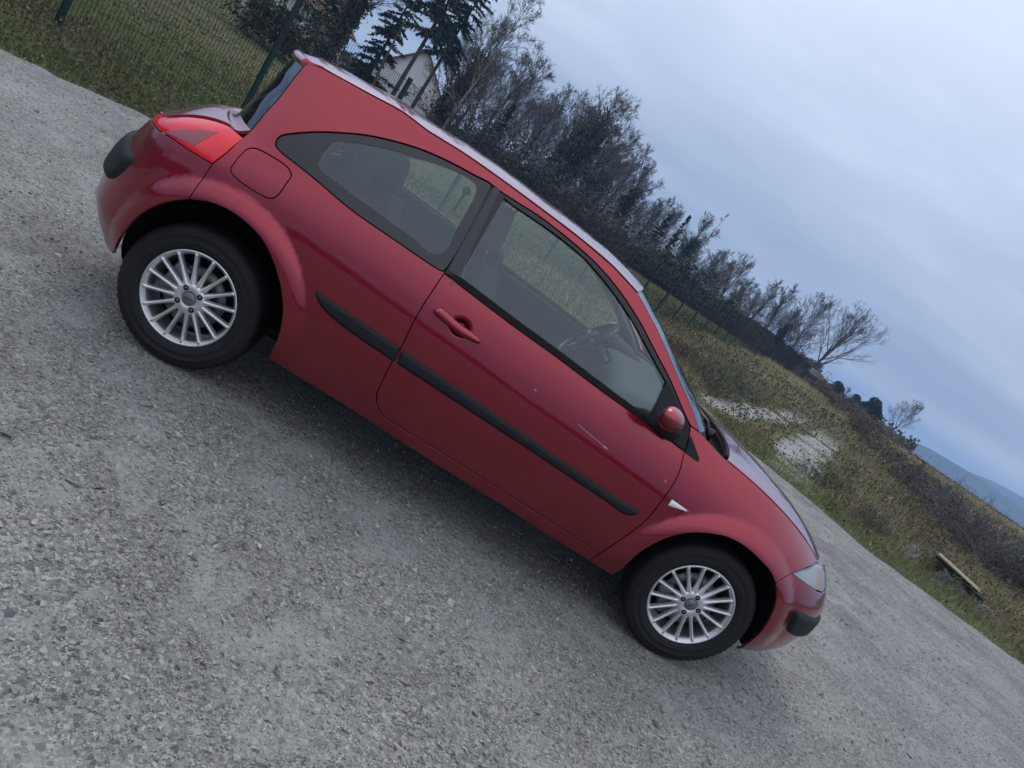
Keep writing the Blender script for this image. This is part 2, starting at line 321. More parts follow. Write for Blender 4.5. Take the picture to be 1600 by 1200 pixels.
# outlines of the panels on the body surface (s, z) in metres
FT = {
 'seam_rear': [(-0.1442, 0.708), (-0.1456, 0.7828), (-0.1429, 0.8691)],
 'light_low': [(-0.1429, 0.8691), (-0.2623, 0.8595), (-0.3608, 0.8536), (-0.474, 0.8405)],
 'light_right': [(-0.1429, 0.8691), (-0.12, 0.94), (-0.1125, 1.0161)],
 'light_top': [(-0.1125, 1.0161), (-0.1541, 1.0188), (-0.208, 1.0197), (-0.2593, 1.011), (-0.3505, 0.9857), (-0.432, 0.9527)],
 'ledge': [(-0.1125, 1.0161), (-0.1041, 1.0522)],
 'glass_edge': [(-0.1041, 1.0522), (-0.1004, 1.1401), (-0.0918, 1.2319), (-0.0935, 1.3031), (-0.0918, 1.371)],
 'spoiler_gap': [(-0.0918, 1.371), (-0.0842, 1.3915), (-0.014, 1.409)],
 'ditch': [(-0.014, 1.409), (0.2086, 1.4293), (0.352, 1.4435), (0.4803, 1.437), (0.6387, 1.4436), (0.8327, 1.4403), (1.0102, 1.433), (1.2694, 1.4185), (1.4486, 1.3982), (1.5967, 1.364)],
 'apillar_out': [(1.5967, 1.364), (1.6796, 1.3243), (1.8082, 1.2502), (1.9591, 1.1521), (2.0559, 1.092), (2.1532, 1.0177)],
 'apillar_base': [(2.1532, 1.0177), (2.0964, 1.0216)],
 'frame_red': [(2.0964, 1.0216), (2.03, 1.0601), (1.9134, 1.1357), (1.7886, 1.203), (1.6697, 1.2671), (1.5179, 1.3297), (1.3784, 1.3682), (1.2096, 1.3909), (1.0575, 1.4008), (0.9513, 1.3983), (0.8715, 1.3966), (0.8242, 1.4001)],
 'bline': [(0.8242, 1.4001), (0.8348, 1.2471), (0.8463, 1.1043), (0.8495, 1.0026)],
 'door_rear': [(0.8495, 1.0026), (0.8474, 0.821), (0.8618, 0.6423), (0.8625, 0.5682), (0.8707, 0.4735), (0.8801, 0.4182), (0.9087, 0.3782), (0.953, 0.3553), (1.0047, 0.3478)],
 'door_low': [(1.0047, 0.3478), (1.3165, 0.3481), (1.5428, 0.344), (1.7462, 0.34), (1.9553, 0.3331), (2.086, 0.3243)],
 'door_front': [(2.086, 0.3243), (2.1287, 0.4763), (2.1546, 0.5836), (2.161, 0.6999), (2.1624, 0.767), (2.1549, 0.8391), (2.1342, 0.9016), (2.1206, 0.9606), (2.0964, 1.0216)],
 'sill_front': [(2.086, 0.3243), (2.0706, 0.268)],
 'sill_low': [(2.0706, 0.268), (1.827, 0.2703), (1.583, 0.2807), (1.3824, 0.2825), (1.0914, 0.2899), (0.9216, 0.2966), (0.7307, 0.3008), (0.5607, 0.2997), (0.4186, 0.3058)],
 'rarch': [(-0.3423, 0.3988), (-0.3189, 0.4895), (-0.273, 0.5784), (-0.2185, 0.6456), (-0.1442, 0.708), (-0.0593, 0.7455), (0.0213, 0.7601), (0.1129, 0.7526), (0.1909, 0.7269), (0.2604, 0.6799), (0.3243, 0.6157), (0.3695, 0.5528), (0.3978, 0.4929), (0.4189, 0.4103), (0.4186, 0.3058)],
 'fend_low': [(2.0706, 0.268), (2.1985, 0.2655)],
 'farch': [(2.1985, 0.2655), (2.2053, 0.3206), (2.2122, 0.4269), (2.2386, 0.5085), (2.2762, 0.575), (2.3356, 0.6364), (2.4162, 0.6828), (2.5038, 0.7108), (2.6039, 0.7134), (2.7158, 0.693), (2.7946, 0.6697), (2.8536, 0.6353), (2.9019, 0.585), (2.9461, 0.5062), (2.9734, 0.4214), (2.9895, 0.3225), (3.013, 0.2192)],
 'seam_front': [(2.8567, 0.6448), (2.8815, 0.6732), (2.9301, 0.7013)],
 'hl_low': [(2.9301, 0.7013), (3.0628, 0.6834), (3.2107, 0.6628)],
 'hl_top': [(2.9301, 0.7013), (3.0102, 0.7411), (3.1014, 0.763)],
 'hoodline': [(2.1532, 1.0177), (2.3303, 0.9791), (2.4967, 0.957), (2.7431, 0.908), (2.9995, 0.8343)],
 'qwin': [(0.0158, 1.064), (0.0086, 1.0856), (0.0139, 1.1024), (0.0385, 1.1273), (0.1222, 1.1913), (0.2006, 1.24), (0.2934, 1.2896), (0.4004, 1.3314), (0.5021, 1.3613), (0.6126, 1.3811), (0.7303, 1.393), (0.8181, 1.3985), (0.8209, 1.3824), (0.8331, 1.252), (0.847, 1.1033), (0.8428, 1.0081), (0.8325, 1.0039), (0.6224, 1.0067), (0.3939, 1.0154), (0.233, 1.0358), (0.114, 1.0463), (0.045, 1.0516)],
 'qclear': [(0.2023, 1.1956), (0.1948, 1.1328), (0.2037, 1.0941), (0.2263, 1.083), (0.3165, 1.0756), (0.5095, 1.064), (0.665, 1.0558), (0.7479, 1.0452), (0.7862, 1.0565), (0.802, 1.09), (0.7906, 1.1873), (0.7757, 1.3374), (0.7612, 1.3589), (0.7248, 1.366), (0.6183, 1.3499), (0.4871, 1.3164), (0.3635, 1.2757), (0.2495, 1.2242)],
 'flap': [(-0.0486, 1.0038), (-0.0163, 1.0135), (0.1129, 1.0161), (0.1409, 0.9977), (0.1412, 0.9759), (0.136, 0.8996), (0.1158, 0.8792), (0.0901, 0.8734), (-0.041, 0.8756), (-0.0695, 0.89), (-0.0721, 0.9102), (-0.0649, 0.9855)],
 'applique': [(0.8248, 1.4005), (0.8601, 1.4017), (0.9147, 1.0192), (0.8536, 1.0185)],
 'glass_top': [(0.8921, 1.3819), (0.9319, 1.3786), (1.0403, 1.3785), (1.1513, 1.3763), (1.2444, 1.3693), (1.3297, 1.3581), (1.4798, 1.3162), (1.6144, 1.2642), (1.7458, 1.1997), (1.8649, 1.1375), (1.906, 1.1177)],
 'belt': [(0.8495, 1.0026), (1.0326, 0.9876), (1.1983, 0.9749), (1.4202, 0.9638), (1.6713, 0.9455), (1.9243, 0.9334), (2.1305, 0.9179)],
 'glass_low': [(0.9089, 1.0245), (1.013, 1.0173), (1.1786, 1.0048), (1.4018, 0.9919), (1.6528, 0.9739), (1.8918, 0.9573), (1.9128, 0.9511)],
 'sail': [(1.906, 1.1177), (1.9198, 0.942)],
 'fend_tri': [(2.118, 0.9872), (2.206, 0.9237), (2.2064, 0.9119), (2.1353, 0.9159)],
 'tri_badge': [(2.1957, 0.7192), (2.3091, 0.7129), (2.1952, 0.6894)],
 'strip_r': [(0.4512, 0.6578), (0.4617, 0.6708), (0.6548, 0.6629), (0.8585, 0.653), (0.8739, 0.5855), (0.6703, 0.5938), (0.5335, 0.6119), (0.4846, 0.63)],
 'strip_f': [(0.8656, 0.6513), (1.0985, 0.6412), (1.5073, 0.6209), (1.7644, 0.6099), (1.9446, 0.601), (2.0557, 0.6022), (2.1041, 0.6013), (2.1059, 0.5845), (2.0833, 0.5587), (2.0501, 0.5477), (1.9485, 0.5569), (1.7977, 0.5612), (1.5406, 0.5705), (1.1364, 0.5799), (0.8798, 0.5861)],
 'pad_r': [(-0.6481, 0.7311), (-0.5618, 0.7055), (-0.4693, 0.6976), (-0.4661, 0.6899), (-0.5195, 0.5813), (-0.5721, 0.5501)],
 'pad_f': [(3.0812, 0.5544), (3.0856, 0.5263), (3.1105, 0.4693), (3.142, 0.4321), (3.1924, 0.418), (3.4758, 0.3651), (3.4248, 0.3948), (3.4313, 0.4181), (3.4307, 0.4585), (3.4178, 0.5045), (3.3804, 0.5298), (3.2028, 0.549), (3.1044, 0.5586)],
 'handle': [(0.8945, 0.8553), (0.8971, 0.8691), (0.9098, 0.8793), (0.9303, 0.8808), (0.999, 0.87), (1.0571, 0.8652), (1.1089, 0.8612), (1.124, 0.8537), (1.1228, 0.8446), (1.1073, 0.8372), (1.0253, 0.8297), (0.9762, 0.8357), (0.9213, 0.8433), (0.9034, 0.8473)],
 'bowl': [(0.9699, 0.8395), (0.968, 0.8726), (0.9838, 0.89), (1.0111, 0.9016), (1.043, 0.9003), (1.0665, 0.8845), (1.0785, 0.8576), (1.0717, 0.8319), (1.0502, 0.8169), (1.0155, 0.8105), (0.9867, 0.8193)],
 'light_dark': [(-0.4241, 0.8483), (-0.3355, 0.9127), (-0.2014, 0.9821), (-0.2448, 0.8821), (-0.3284, 0.8656)],
}
# ---------------------------------------------------------------- panel builder
def spline(pts, step=.010, smooth=True):
    pts = np.asarray(pts, float)
    if len(pts) < 3 or not smooth:
        out = []
        for a, b in zip(pts[:-1], pts[1:]):
            n = max(1, int(np.ceil(np.linalg.norm(b - a) / step)))
            out += [a + (b - a) * i / n for i in range(n)]
        return np.array(out + [pts[-1]])
    p = np.vstack([2 * pts[0] - pts[1], pts, 2 * pts[-1] - pts[-2]]); out = []
    for i in range(1, len(p) - 2):
        a, b, c, d = p[i - 1], p[i], p[i + 1], p[i + 2]
        t0 = 0; t1 = np.linalg.norm(b - a) ** .5 + 1e-9; t2 = t1 + np.linalg.norm(c - b) ** .5 + 1e-9; t3 = t2 + np.linalg.norm(d - c) ** .5 + 1e-9
        n = max(2, int(np.ceil(np.linalg.norm(c - b) / step)))
        for t in t1 + (t2 - t1) * np.arange(n) / n:
            A1 = (t1 - t) / (t1 - t0) * a + (t - t0) / (t1 - t0) * b; A2 = (t2 - t) / (t2 - t1) * b + (t - t1) / (t2 - t1) * c
            A3 = (t3 - t) / (t3 - t2) * c + (t - t2) / (t3 - t2) * d
            B1 = (t2 - t) / (t2 - t0) * A1 + (t - t0) / (t2 - t0) * A2; B2 = (t3 - t) / (t3 - t1) * A2 + (t - t1) / (t3 - t1) * A3
            out.append((t2 - t) / (t2 - t1) * B1 + (t - t1) / (t2 - t1) * B2)
    return np.array(out + [pts[-1]])
def chain(*segs, step=.010):
    # closed outline from segments; ('name', rev) / lists; a list of 2 points is straight
    out = []
    for s in segs:
        sm = True
        if isinstance(s, tuple) and isinstance(s[-1], str) and s[-1] == 'line': s, sm = s[0], False
        q = spline(s, step, sm)
        if len(out) and np.linalg.norm(out[-1] - q[0]) < 1e-6: q = q[1:]
        out += list(q)
    if np.linalg.norm(out[0] - out[-1]) < 1e-6: out = out[:-1]
    return np.array(out)
def closed(pts, step=.008):
    pts = list(map(tuple, pts)); n = len(pts)
    q = spline([pts[-2], pts[-1]] + pts + pts[:2], step)
    d = np.linalg.norm(q - np.array(pts[0]), axis=1); a = int(np.argmin(d[:len(d) // 2])); b = len(d) // 2 + int(np.argmin(d[len(d) // 2:]))
    return q[a:b]
def area(p): return .5 * np.sum(p[:, 0] * np.roll(p[:, 1], -1) - np.roll(p[:, 0], -1) * p[:, 1])
def offset(p, d):
    # positive shrinks a counter-clockwise outline
    e = np.roll(p, -1, 0) - p; n = np.stack([-e[:, 1], e[:, 0]], 1); n /= np.linalg.norm(n, axis=1, keepdims=True) + 1e-12
    a = n + np.roll(n, 1, 0); l = (a * a).sum(1, keepdims=True); a = a / np.maximum(l, .6) * 2
    return p + a * d
def inside(q, p):
    x, y = q[:, 0][:, None], q[:, 1][:, None]; a, b = p, np.roll(p, -1, 0)
    c = ((a[:, 1] > y) != (b[:, 1] > y)) & (x < (b[:, 0] - a[:, 0]) * (y - a[:, 1]) / (b[:, 1] - a[:, 1] + 1e-15) + a[:, 0])
    return c.sum(1) % 2 == 1
def edge_dist(q, loops):
    best = np.full(len(q), 9.0)
    for p in loops:
        a, b = p, np.roll(p, -1, 0); ab = b - a; l2 = (ab * ab).sum(1) + 1e-15
        for i0 in range(0, len(q), 2000):
            qq = q[i0:i0 + 2000, None, :]
            t = np.clip(((qq - a) * ab).sum(2) / l2, 0, 1)
            best[i0:i0 + 2000] = np.minimum(best[i0:i0 + 2000], np.sqrt((((a + t[..., None] * ab) - qq) ** 2).sum(2)).min(1))
    return best
def tri_panel(outline, holes=(), grid=.022, shrink=.0034, off=0.0, dome=None, flange=.012, lip=.0016, extra=None, both=True, surf=None):
    """triangulated sheet on the body surface with a rounded edge turned inwards; returns verts, faces, normals"""
    PF, NF = (P, N) if surf is None else surf
    o = outline if area(outline) > 0 else outline[::-1]
    o = offset(o, shrink)
    hs = [offset((h if area(h) > 0 else h[::-1]), -shrink)[::-1] for h in holes]
    loops = [o] + hs
    lo, hi = o.min(0), o.max(0); g = []
    ys = np.arange(lo[1], hi[1], grid * .866)
    for i, y in enumerate(ys): g += [(x + (i % 2) * grid / 2, y) for x in np.arange(lo[0], hi[0] + grid, grid)]
    g = np.array(g) if g else np.zeros((0, 2))
    if extra is not None: g = np.vstack([g, extra])
    if len(g):
        k = inside(g, o)
        for h in hs: k &= ~inside(g, h)
        g = g[k]
        if len(g): g = g[edge_dist(g, loops) > grid * .45 if extra is None else edge_dist(g, loops) > .004]
    pts, edges, n0 = [], [], 0
    for p in loops:
        n = len(p); pts += [Vector(q) for q in p.tolist()]; edges += [(n0 + i, n0 + (i + 1) % n) for i in range(n)]; n0 += n
    pts += [Vector(q) for q in g.tolist()]
    rv, re, rf, ov, oe, of = geometry.delaunay_2d_cdt(pts, edges, [], 0, 1e-6)
    q = np.array([tuple(v) for v in rv]); F = [tuple(f) for f in rf]
    cc = np.array([q[list(f)].mean(0) for f in F]); keep = inside(cc, o)
    for h in hs: keep &= ~inside(cc, h)
    F = [f if area(q[list(f)]) > 0 else f[::-1] for f, k_ in zip(F, keep) if k_]
    nrm = NF(q[:, 0], q[:, 1]); pos = PF(q[:, 0], q[:, 1])
    if dome is not None:
        d = edge_dist(q, loops); h = dome(d, q); pos = pos + nrm * h[:, None]
        # normals of the raised face
        acc = np.zeros_like(pos); fa = np.array([f for f in F if len(f) == 3])
        fn = np.cross(pos[fa[:, 1]] - pos[fa[:, 0]], pos[fa[:, 2]] - pos[fa[:, 0]])
        for j in range(3): np.add.at(acc, fa[:, j], fn)
        nrm2 = acc / (np.linalg.norm(acc, axis=1, keepdims=True) + 1e-15)
    else: nrm2 = nrm
    pos = pos + nrm * off
    V, NN = [tuple(p) for p in pos], [tuple(p) for p in nrm2]
    # turned edges: boundary loops from the triangulation itself
    if flange > 0:
        cnt = {}
        for f in F:
            for a, b in zip(f, f[1:] + f[:1]): cnt[(a, b)] = 1
        nxt = {a: b for (a, b) in cnt if (b, a) not in cnt}
        seen = set()
        for st in list(nxt):
            if st in seen: continue
            lp = [st]; seen.add(st)
            while nxt.get(lp[-1]) is not None and nxt[lp[-1]] not in seen: lp.append(nxt[lp[-1]]); seen.add(lp[-1])
            if len(lp) < 3: continue
            B, nb = pos[lp], nrm[lp]
            t = np.roll(B, -1, 0) - np.roll(B, 1, 0); t /= np.linalg.norm(t, axis=1, keepdims=True) + 1e-12
            ou = np.cross(t, nb); ou /= np.linalg.norm(ou, axis=1, keepdims=True) + 1e-12
            r1 = B + ou * lip - nb * lip; r2 = r1 - nb * flange
            n = len(lp); b0 = len(V)
            V += [tuple(p) for p in r1] + [tuple(p) for p in r2]
            n1 = ou + .25 * nb; n1 /= np.linalg.norm(n1, axis=1, keepdims=True)
            NN += [tuple(p) for p in n1] + [tuple(p) for p in ou]
            for i in range(n):
                j = (i + 1) % n
                F.append((lp[j], lp[i], b0 + i, b0 + j)); F.append((b0 + j, b0 + i, b0 + n + i, b0 + n + j))
    return np.array(V), F, np.array(NN)
def mirrored(V, F, NN):
    s = np.array([1, -1, 1.0]); return V * s, [f[::-1] for f in F], NN * s
def panel(name, outline, material, parents, **kw):
    """one panel on the right side and its mirror image on the left, each a child of its own parent"""
    G = tri_panel(outline, **kw); out = []
    for i, p in enumerate(parents):
        g = G if i == 0 else mirrored(*G)
        out.append(mk(name, g[0], g[1], material, p, True, g[2]))
    return out
def loft(fn, nu, nv):
    """sheet fn(u in [-1,1], v in [0,1]) with smooth normals"""
    u, v = np.meshgrid(np.linspace(-1, 1, nu), np.linspace(0, 1, nv), indexing='ij')
    p = fn(u, v); e = 1e-3
    a = fn(np.clip(u + e, -1, 1), v) - fn(np.clip(u - e, -1, 1), v); b = fn(u, np.clip(v + e, 0, 1)) - fn(u, np.clip(v - e, 0, 1))
    n = np.cross(a, b); n /= np.linalg.norm(n, axis=-1, keepdims=True) + 1e-12
    F = [(i * nv + j, (i + 1) * nv + j, (i + 1) * nv + j + 1, i * nv + j + 1) for i in range(nu - 1) for j in range(nv - 1)]
    return p.reshape(-1, 3), F, n.reshape(-1, 3)
def with_edge(V, F, NN, nu, nv, depth=.012, up=True):
    """turn the border of a loft inwards"""
    idx = [i * nv for i in range(nu)] + [(nu - 1) * nv + j for j in range(1, nv)] + [i * nv + nv - 1 for i in range(nu - 2, -1, -1)] + [j for j in range(nv - 2, 0, -1)]
    B, nb = V[idx], NN[idx]; n = len(idx); b0 = len(V)
    t = np.roll(B, -1, 0) - np.roll(B, 1, 0); t /= np.linalg.norm(t, axis=1, keepdims=True) + 1e-12
    ou = np.cross(t, nb); ou /= np.linalg.norm(ou, axis=1, keepdims=True) + 1e-12
    r1 = B + ou * .0016 - nb * .0016; r2 = r1 - nb * depth
    V = np.vstack([V, r1, r2]); n1 = ou + .25 * nb; n1 /= np.linalg.norm(n1, axis=1, keepdims=True)
    NN = np.vstack([NN, n1, ou]); F = list(F)
    for i in range(n):
        j = (i + 1) % n
        F.append((idx[j], idx[i], b0 + i, b0 + j)); F.append((b0 + j, b0 + i, b0 + n + i, b0 + n + j))
    return V, F, NN
def lofted(name, fn, nu, nv, material, parent, depth=.012, flip=False):
    V, F, NN = loft((lambda u, v: fn(-u, v)) if flip else fn, nu, nv)
    if depth > 0: V, F, NN = with_edge(V, F, NN, nu, nv, depth)
    return mk(name, V, F, material, parent, True, NN)
def curve_at(pts):
    """3D polyline -> function of v in [0,1] by arc length"""
    pts = np.asarray(pts, float); d = np.concatenate([[0], np.cumsum(np.linalg.norm(np.diff(pts, axis=0), axis=1))]); d /= d[-1]
    k = np.linspace(0, 1, 400); q = np.stack([_smooth_interp3(k, d, pts[:, i]) for i in range(3)], -1)
    return lambda v: np.stack([np.interp(v, k, q[:, i]) for i in range(3)], -1)
def _smooth_interp3(x, xs, ys):
    m = np.gradient(ys, xs); x = np.clip(x, xs[0], xs[-1]); i = np.clip(np.searchsorted(xs, x) - 1, 0, len(xs) - 2)
    h = xs[i + 1] - xs[i]; t = (x - xs[i]) / h
    return ((2*t**3 - 3*t**2 + 1) * ys[i] + (t**3 - 2*t**2 + t) * h * m[i] + (-2*t**3 + 3*t**2) * ys[i+1] + (t**3 - t**2) * h * m[i+1])
def rbox(size, bev, fn=None, sub=2, div=1):
    bm = bmesh.new(); bmesh.ops.create_cube(bm, size=1.0)
    for v in bm.verts: v.co = Vector((v.co.x * size[0], v.co.y * size[1], v.co.z * size[2]))
    bmesh.ops.bevel(bm, geom=bm.edges[:], offset=bev, segments=sub, affect='EDGES', profile=.5)
    if div: bmesh.ops.subdivide_edges(bm, edges=[e for e in bm.edges if e.calc_length() > max(size) * .2], cuts=div * 3, use_grid_fill=True)
    if fn:
        for v in bm.verts: v.co = Vector(fn(*v.co))
    bm.verts.index_update(); V = [tuple(v.co) for v in bm.verts]; F = [tuple(v.index for v in f.verts) for f in bm.faces]; bm.free()
    return V, F

# ---------------------------------------------------------------- ground
def sst(x, a, b):
    t = np.clip((np.asarray(x, float) - a) / (b - a), 0, 1); return t * t * (3 - 2 * t)
_ph = rng.uniform(0, 6.28, (10, 2)); _dr = rng.uniform(0, 6.28, 10)
def wob(x, y, f0=.25):
    s = 0
    for i in range(10):
        f = f0 * 1.55 ** i; s = s + np.sin((x * np.cos(_dr[i]) + y * np.sin(_dr[i])) * f + _ph[i, 0]) / 1.5 ** i
    return s / 2.2
ROAD_EDGE = np.array([(-60, -14), (-25, -4.2), (-12, -.1), (-6, 1.55), (-4.3, 2.35), (-3.5, 2.9), (-3.1, 3.2), (-2.8, 3.6), (-2.5, 3.95), (-1.5, 5.0), (.5, 6.9), (3, 8.2), (4.8, 8.3), (6.05, 7.75), (6.8, 7.1), (7.3, 6.5), (7.6, 5.7), (8.3, 5.35), (9.1, 5.05), (9.8, 4.66), (13, 3.0), (25, -4.0), (60, -22)], float)
def road_y(x): return np.interp(x, ROAD_EDGE[:, 0], ROAD_EDGE[:, 1])
def beyond(x, y):
    """signed distance past the far edge of the gravel (positive: on the grass)"""
    q = np.stack([np.ravel(x), np.ravel(y)], 1); a, b = ROAD_EDGE[:-1], ROAD_EDGE[1:]; ab = b - a; best = np.full(len(q), 1e9)
    for p0, d in zip(a, ab):
        t = np.clip(((q - p0) @ d) / (d @ d), 0, 1); best = np.minimum(best, np.hypot(*(q - p0 - t[:, None] * d).T))
    return (best * np.where(q[:, 1] > road_y(q[:, 0]), 1, -1)).reshape(np.shape(x))
def terrain(x, y):
    d = np.clip(np.hypot(x - 1, y + 3.8), 0, 400)
    b = beyond(x, y)
    return np.where(b > 0, 1.15 * sst(d, 14, 62) + .05 * sst(b, 0, 1.2) + .07 * wob(x, y, .35) * sst(b, .2, 3), 0) 
def axis_pts(lo, hi, n, c=0.0, k=3.0):
    t = np.linspace(-1, 1, n); s = np.sinh(k * t) / np.sinh(k); return np.where(s < 0, c + s * (c - lo), c + s * (hi - c))
gx = axis_pts(-2600, 2600, 420, 3, 7.5); gy = axis_pts(-2600, 2600, 420, 6, 7.5)
X, Y = np.meshgrid(gx, gy, indexing='ij'); Zt = terrain(X, Y) - .03
V = np.stack([X, Y, Zt], -1).reshape(-1, 3); n = 420
ii, jj = np.meshgrid(np.arange(n - 1), np.arange(n - 1), indexing='ij'); a = (ii * n + jj).ravel()
m_soil = bpy.data.materials.new("field_soil"); m_soil.use_nodes = True; t = m_soil.node_tree; b = t.nodes['Principled BSDF']
g_ = nn(t, 'ShaderNodeNewGeometry'); n1 = nn(t, 'ShaderNodeTexNoise', i_Scale=.35, i_Detail=8.0, i_Roughness=.65); t.links.new(g_.outputs['Position'], n1.inputs['Vector'])
r_ = ramp(t, [(.3, (.050, .062, .030)), (.48, (.095, .092, .050)), (.62, (.15, .13, .08)), (.75, (.07, .08, .035))]); t.links.new(n1.outputs[0], r_.inputs[0])
n2 = nn(t, 'ShaderNodeTexNoise', i_Scale=14.0, i_Detail=6.0, i_Roughness=.7); t.links.new(g_.outputs['Position'], n2.inputs['Vector'])
r2_ = ramp(t, [(.3, (.55, .55, .55)), (.7, (1.25, 1.25, 1.25))]); t.links.new(n2.outputs[0], r2_.inputs[0])
t.links.new(mixc(t, r_.outputs[0], r2_.outputs[0], 1.0, 'MULTIPLY'), b.inputs['Base Color']); b.inputs['Roughness'].default_value = .95; b.inputs['Specular IOR Level'].default_value = .1
bm_ = nn(t, 'ShaderNodeBump', i_Strength=.8, i_Distance=.05); t.links.new(n2.outputs[0], bm_.inputs['Height']); t.links.new(bm_.outputs[0], b.inputs['Normal'])
tag(mk("ground", V, np.stack([a, a + n, a + n + 1, a + 1], 1), m_soil), kind='structure')

def gravel_material(name, tone=1.0):
    m = bpy.data.materials.new(name); m.use_nodes = True; t = m.node_tree; b = t.nodes['Principled BSDF']; ln = t.links.new
    g = nn(t, 'ShaderNodeNewGeometry'); pos = g.outputs['Position']
    cols = [(.09, .09, .095), (.23, .23, .235), (.33, .325, .325), (.50, .495, .485)]
    cols = [(q[0] * tone * .86, q[1] * tone * .845, q[2] * tone * .815) for q in cols]
    def vor(scale, rnd=1.0):
        v = nn(t, 'ShaderNodeTexVoronoi', i_Scale=scale, i_Randomness=rnd); ln(pos, v.inputs['Vector']); return v
    v1, v2 = vor(80.0), vor(190.0)
    s1 = nn(t, 'ShaderNodeSeparateColor'); ln(v1.outputs['Color'], s1.inputs[0]); s2 = nn(t, 'ShaderNodeSeparateColor'); ln(v2.outputs['Color'], s2.inputs[0])
    r1 = ramp(t, [(0, cols[0]), (.3, cols[1]), (.7, cols[2]), (1, cols[3])]); ln(s1.outputs[0], r1.inputs[0])
    r2 = ramp(t, [(0, cols[0]), (.35, cols[1]), (.75, cols[2]), (1, cols[3])]); ln(s2.outputs[0], r2.inputs[0])
    nb = nn(t, 'ShaderNodeTexNoise', i_Scale=26.0, i_Detail=5.0, i_Roughness=.6); ln(pos, nb.inputs['Vector'])
    pick = ramp(t, [(.42, (0, 0, 0)), (.56, (1, 1, 1))]); ln(nb.outputs[0], pick.inputs[0])
    c = mixc(t, r2.outputs[0], r1.outputs[0], pick.outputs[0])
    fine = nn(t, 'ShaderNodeTexNoise', i_Scale=420.0, i_Detail=4.0, i_Roughness=.7); ln(pos, fine.inputs['Vector'])
    rf = ramp(t, [(.25, (.62, .62, .62)), (.75, (1.32, 1.32, 1.32))]); ln(fine.outputs[0], rf.inputs[0]); c = mixc(t, c, rf.outputs[0], 1.0, 'MULTIPLY')
    # packed fines: dusty paler patches and damp darker ones
    lo = nn(t, 'ShaderNodeTexNoise', i_Scale=.9, i_Detail=7.0, i_Roughness=.62); ln(pos, lo.inputs['Vector'])
    rl = ramp(t, [(.32, (.70, .70, .705)), (.5, (1, 1, 1)), (.66, (1.18, 1.175, 1.17))]); ln(lo.outputs[0], rl.inputs[0]); c = mixc(t, c, rl.outputs[0], 1.0, 'MULTIPLY')
    dus = nn(t, 'ShaderNodeTexNoise', i_Scale=3.2, i_Detail=8.0, i_Roughness=.7, i_Distortion=.6); ln(pos, dus.inputs['Vector'])
    rd = ramp(t, [(.50, (0, 0, 0)), (.66, (.75, .75, .75))]); ln(dus.outputs[0], rd.inputs[0])
    c = mixc(t, c, (.34 * tone, .335 * tone, .325 * tone), rd.outputs[0])
    ln(c, b.inputs['Base Color']); b.inputs['Roughness'].default_value = .9; b.inputs['Specular IOR Level'].default_value = .22
    h1 = mth(t, 'MULTIPLY_ADD', v1.outputs['Distance'], -1.0, mth(t, 'MULTIPLY', s1.outputs[1], .9)); h2 = mth(t, 'MULTIPLY_ADD', v2.outputs['Distance'], -.5, mth(t, 'MULTIPLY', s2.outputs[1], .4))
    h = mth(t, 'ADD', mth(t, 'MULTIPLY', h1, pick.outputs[0]), h2)
    b1 = nn(t, 'ShaderNodeBump', i_Strength=.9, i_Distance=.006); ln(h, b1.inputs['Height'])
    b2 = nn(t, 'ShaderNodeBump', i_Strength=.5, i_Distance=.06); ln(lo.outputs[0], b2.inputs['Height']); ln(b2.outputs[0], b1.inputs['Normal'])
    ln(b1.outputs[0], b.inputs['Normal'])
    return m
M['gravel'] = gravel_material("grey_gravel")
# the gravel yard: finely gridded near the camera with gentle ruts
def yard_z(x, y): return .012 * wob(x, y, 1.1) * sst(np.hypot(x - 1, y + 3.8), .5, 3) * (1 - sst(np.hypot(x - 1.3, y) , 0, 30)) * .8
cols_x = np.unique(np.concatenate([np.linspace(-60, -8, 40), np.linspace(-8, 14, 441), np.linspace(14, 60, 40)])); Vr = []; kr = 170
tt_ = np.linspace(0, 1, kr) ** 2.2
for x in cols_x:
    ye = road_y(x) + .10 * wob(x * 3.1, 4.0, 1.3) + .05 * math.sin(x * 17.0) * math.sin(x * 5.3)
    y = ye - tt_ * (ye + 60); Vr.append(np.stack([np.full(kr, x), y, yard_z(np.full(kr, x), y) + .004 - .034 * (1 - sst(ye - y, 0, .12))], 1))
Vr = np.concatenate(Vr); nc = len(cols_x); ii, jj = np.meshgrid(np.arange(nc - 1), np.arange(kr - 1), indexing='ij'); a = (ii * kr + jj).ravel()
road = tag(mk("gravel_road", Vr, np.stack([a, a + 1, a + kr + 1, a + kr], 1), M['gravel']), kind='structure')

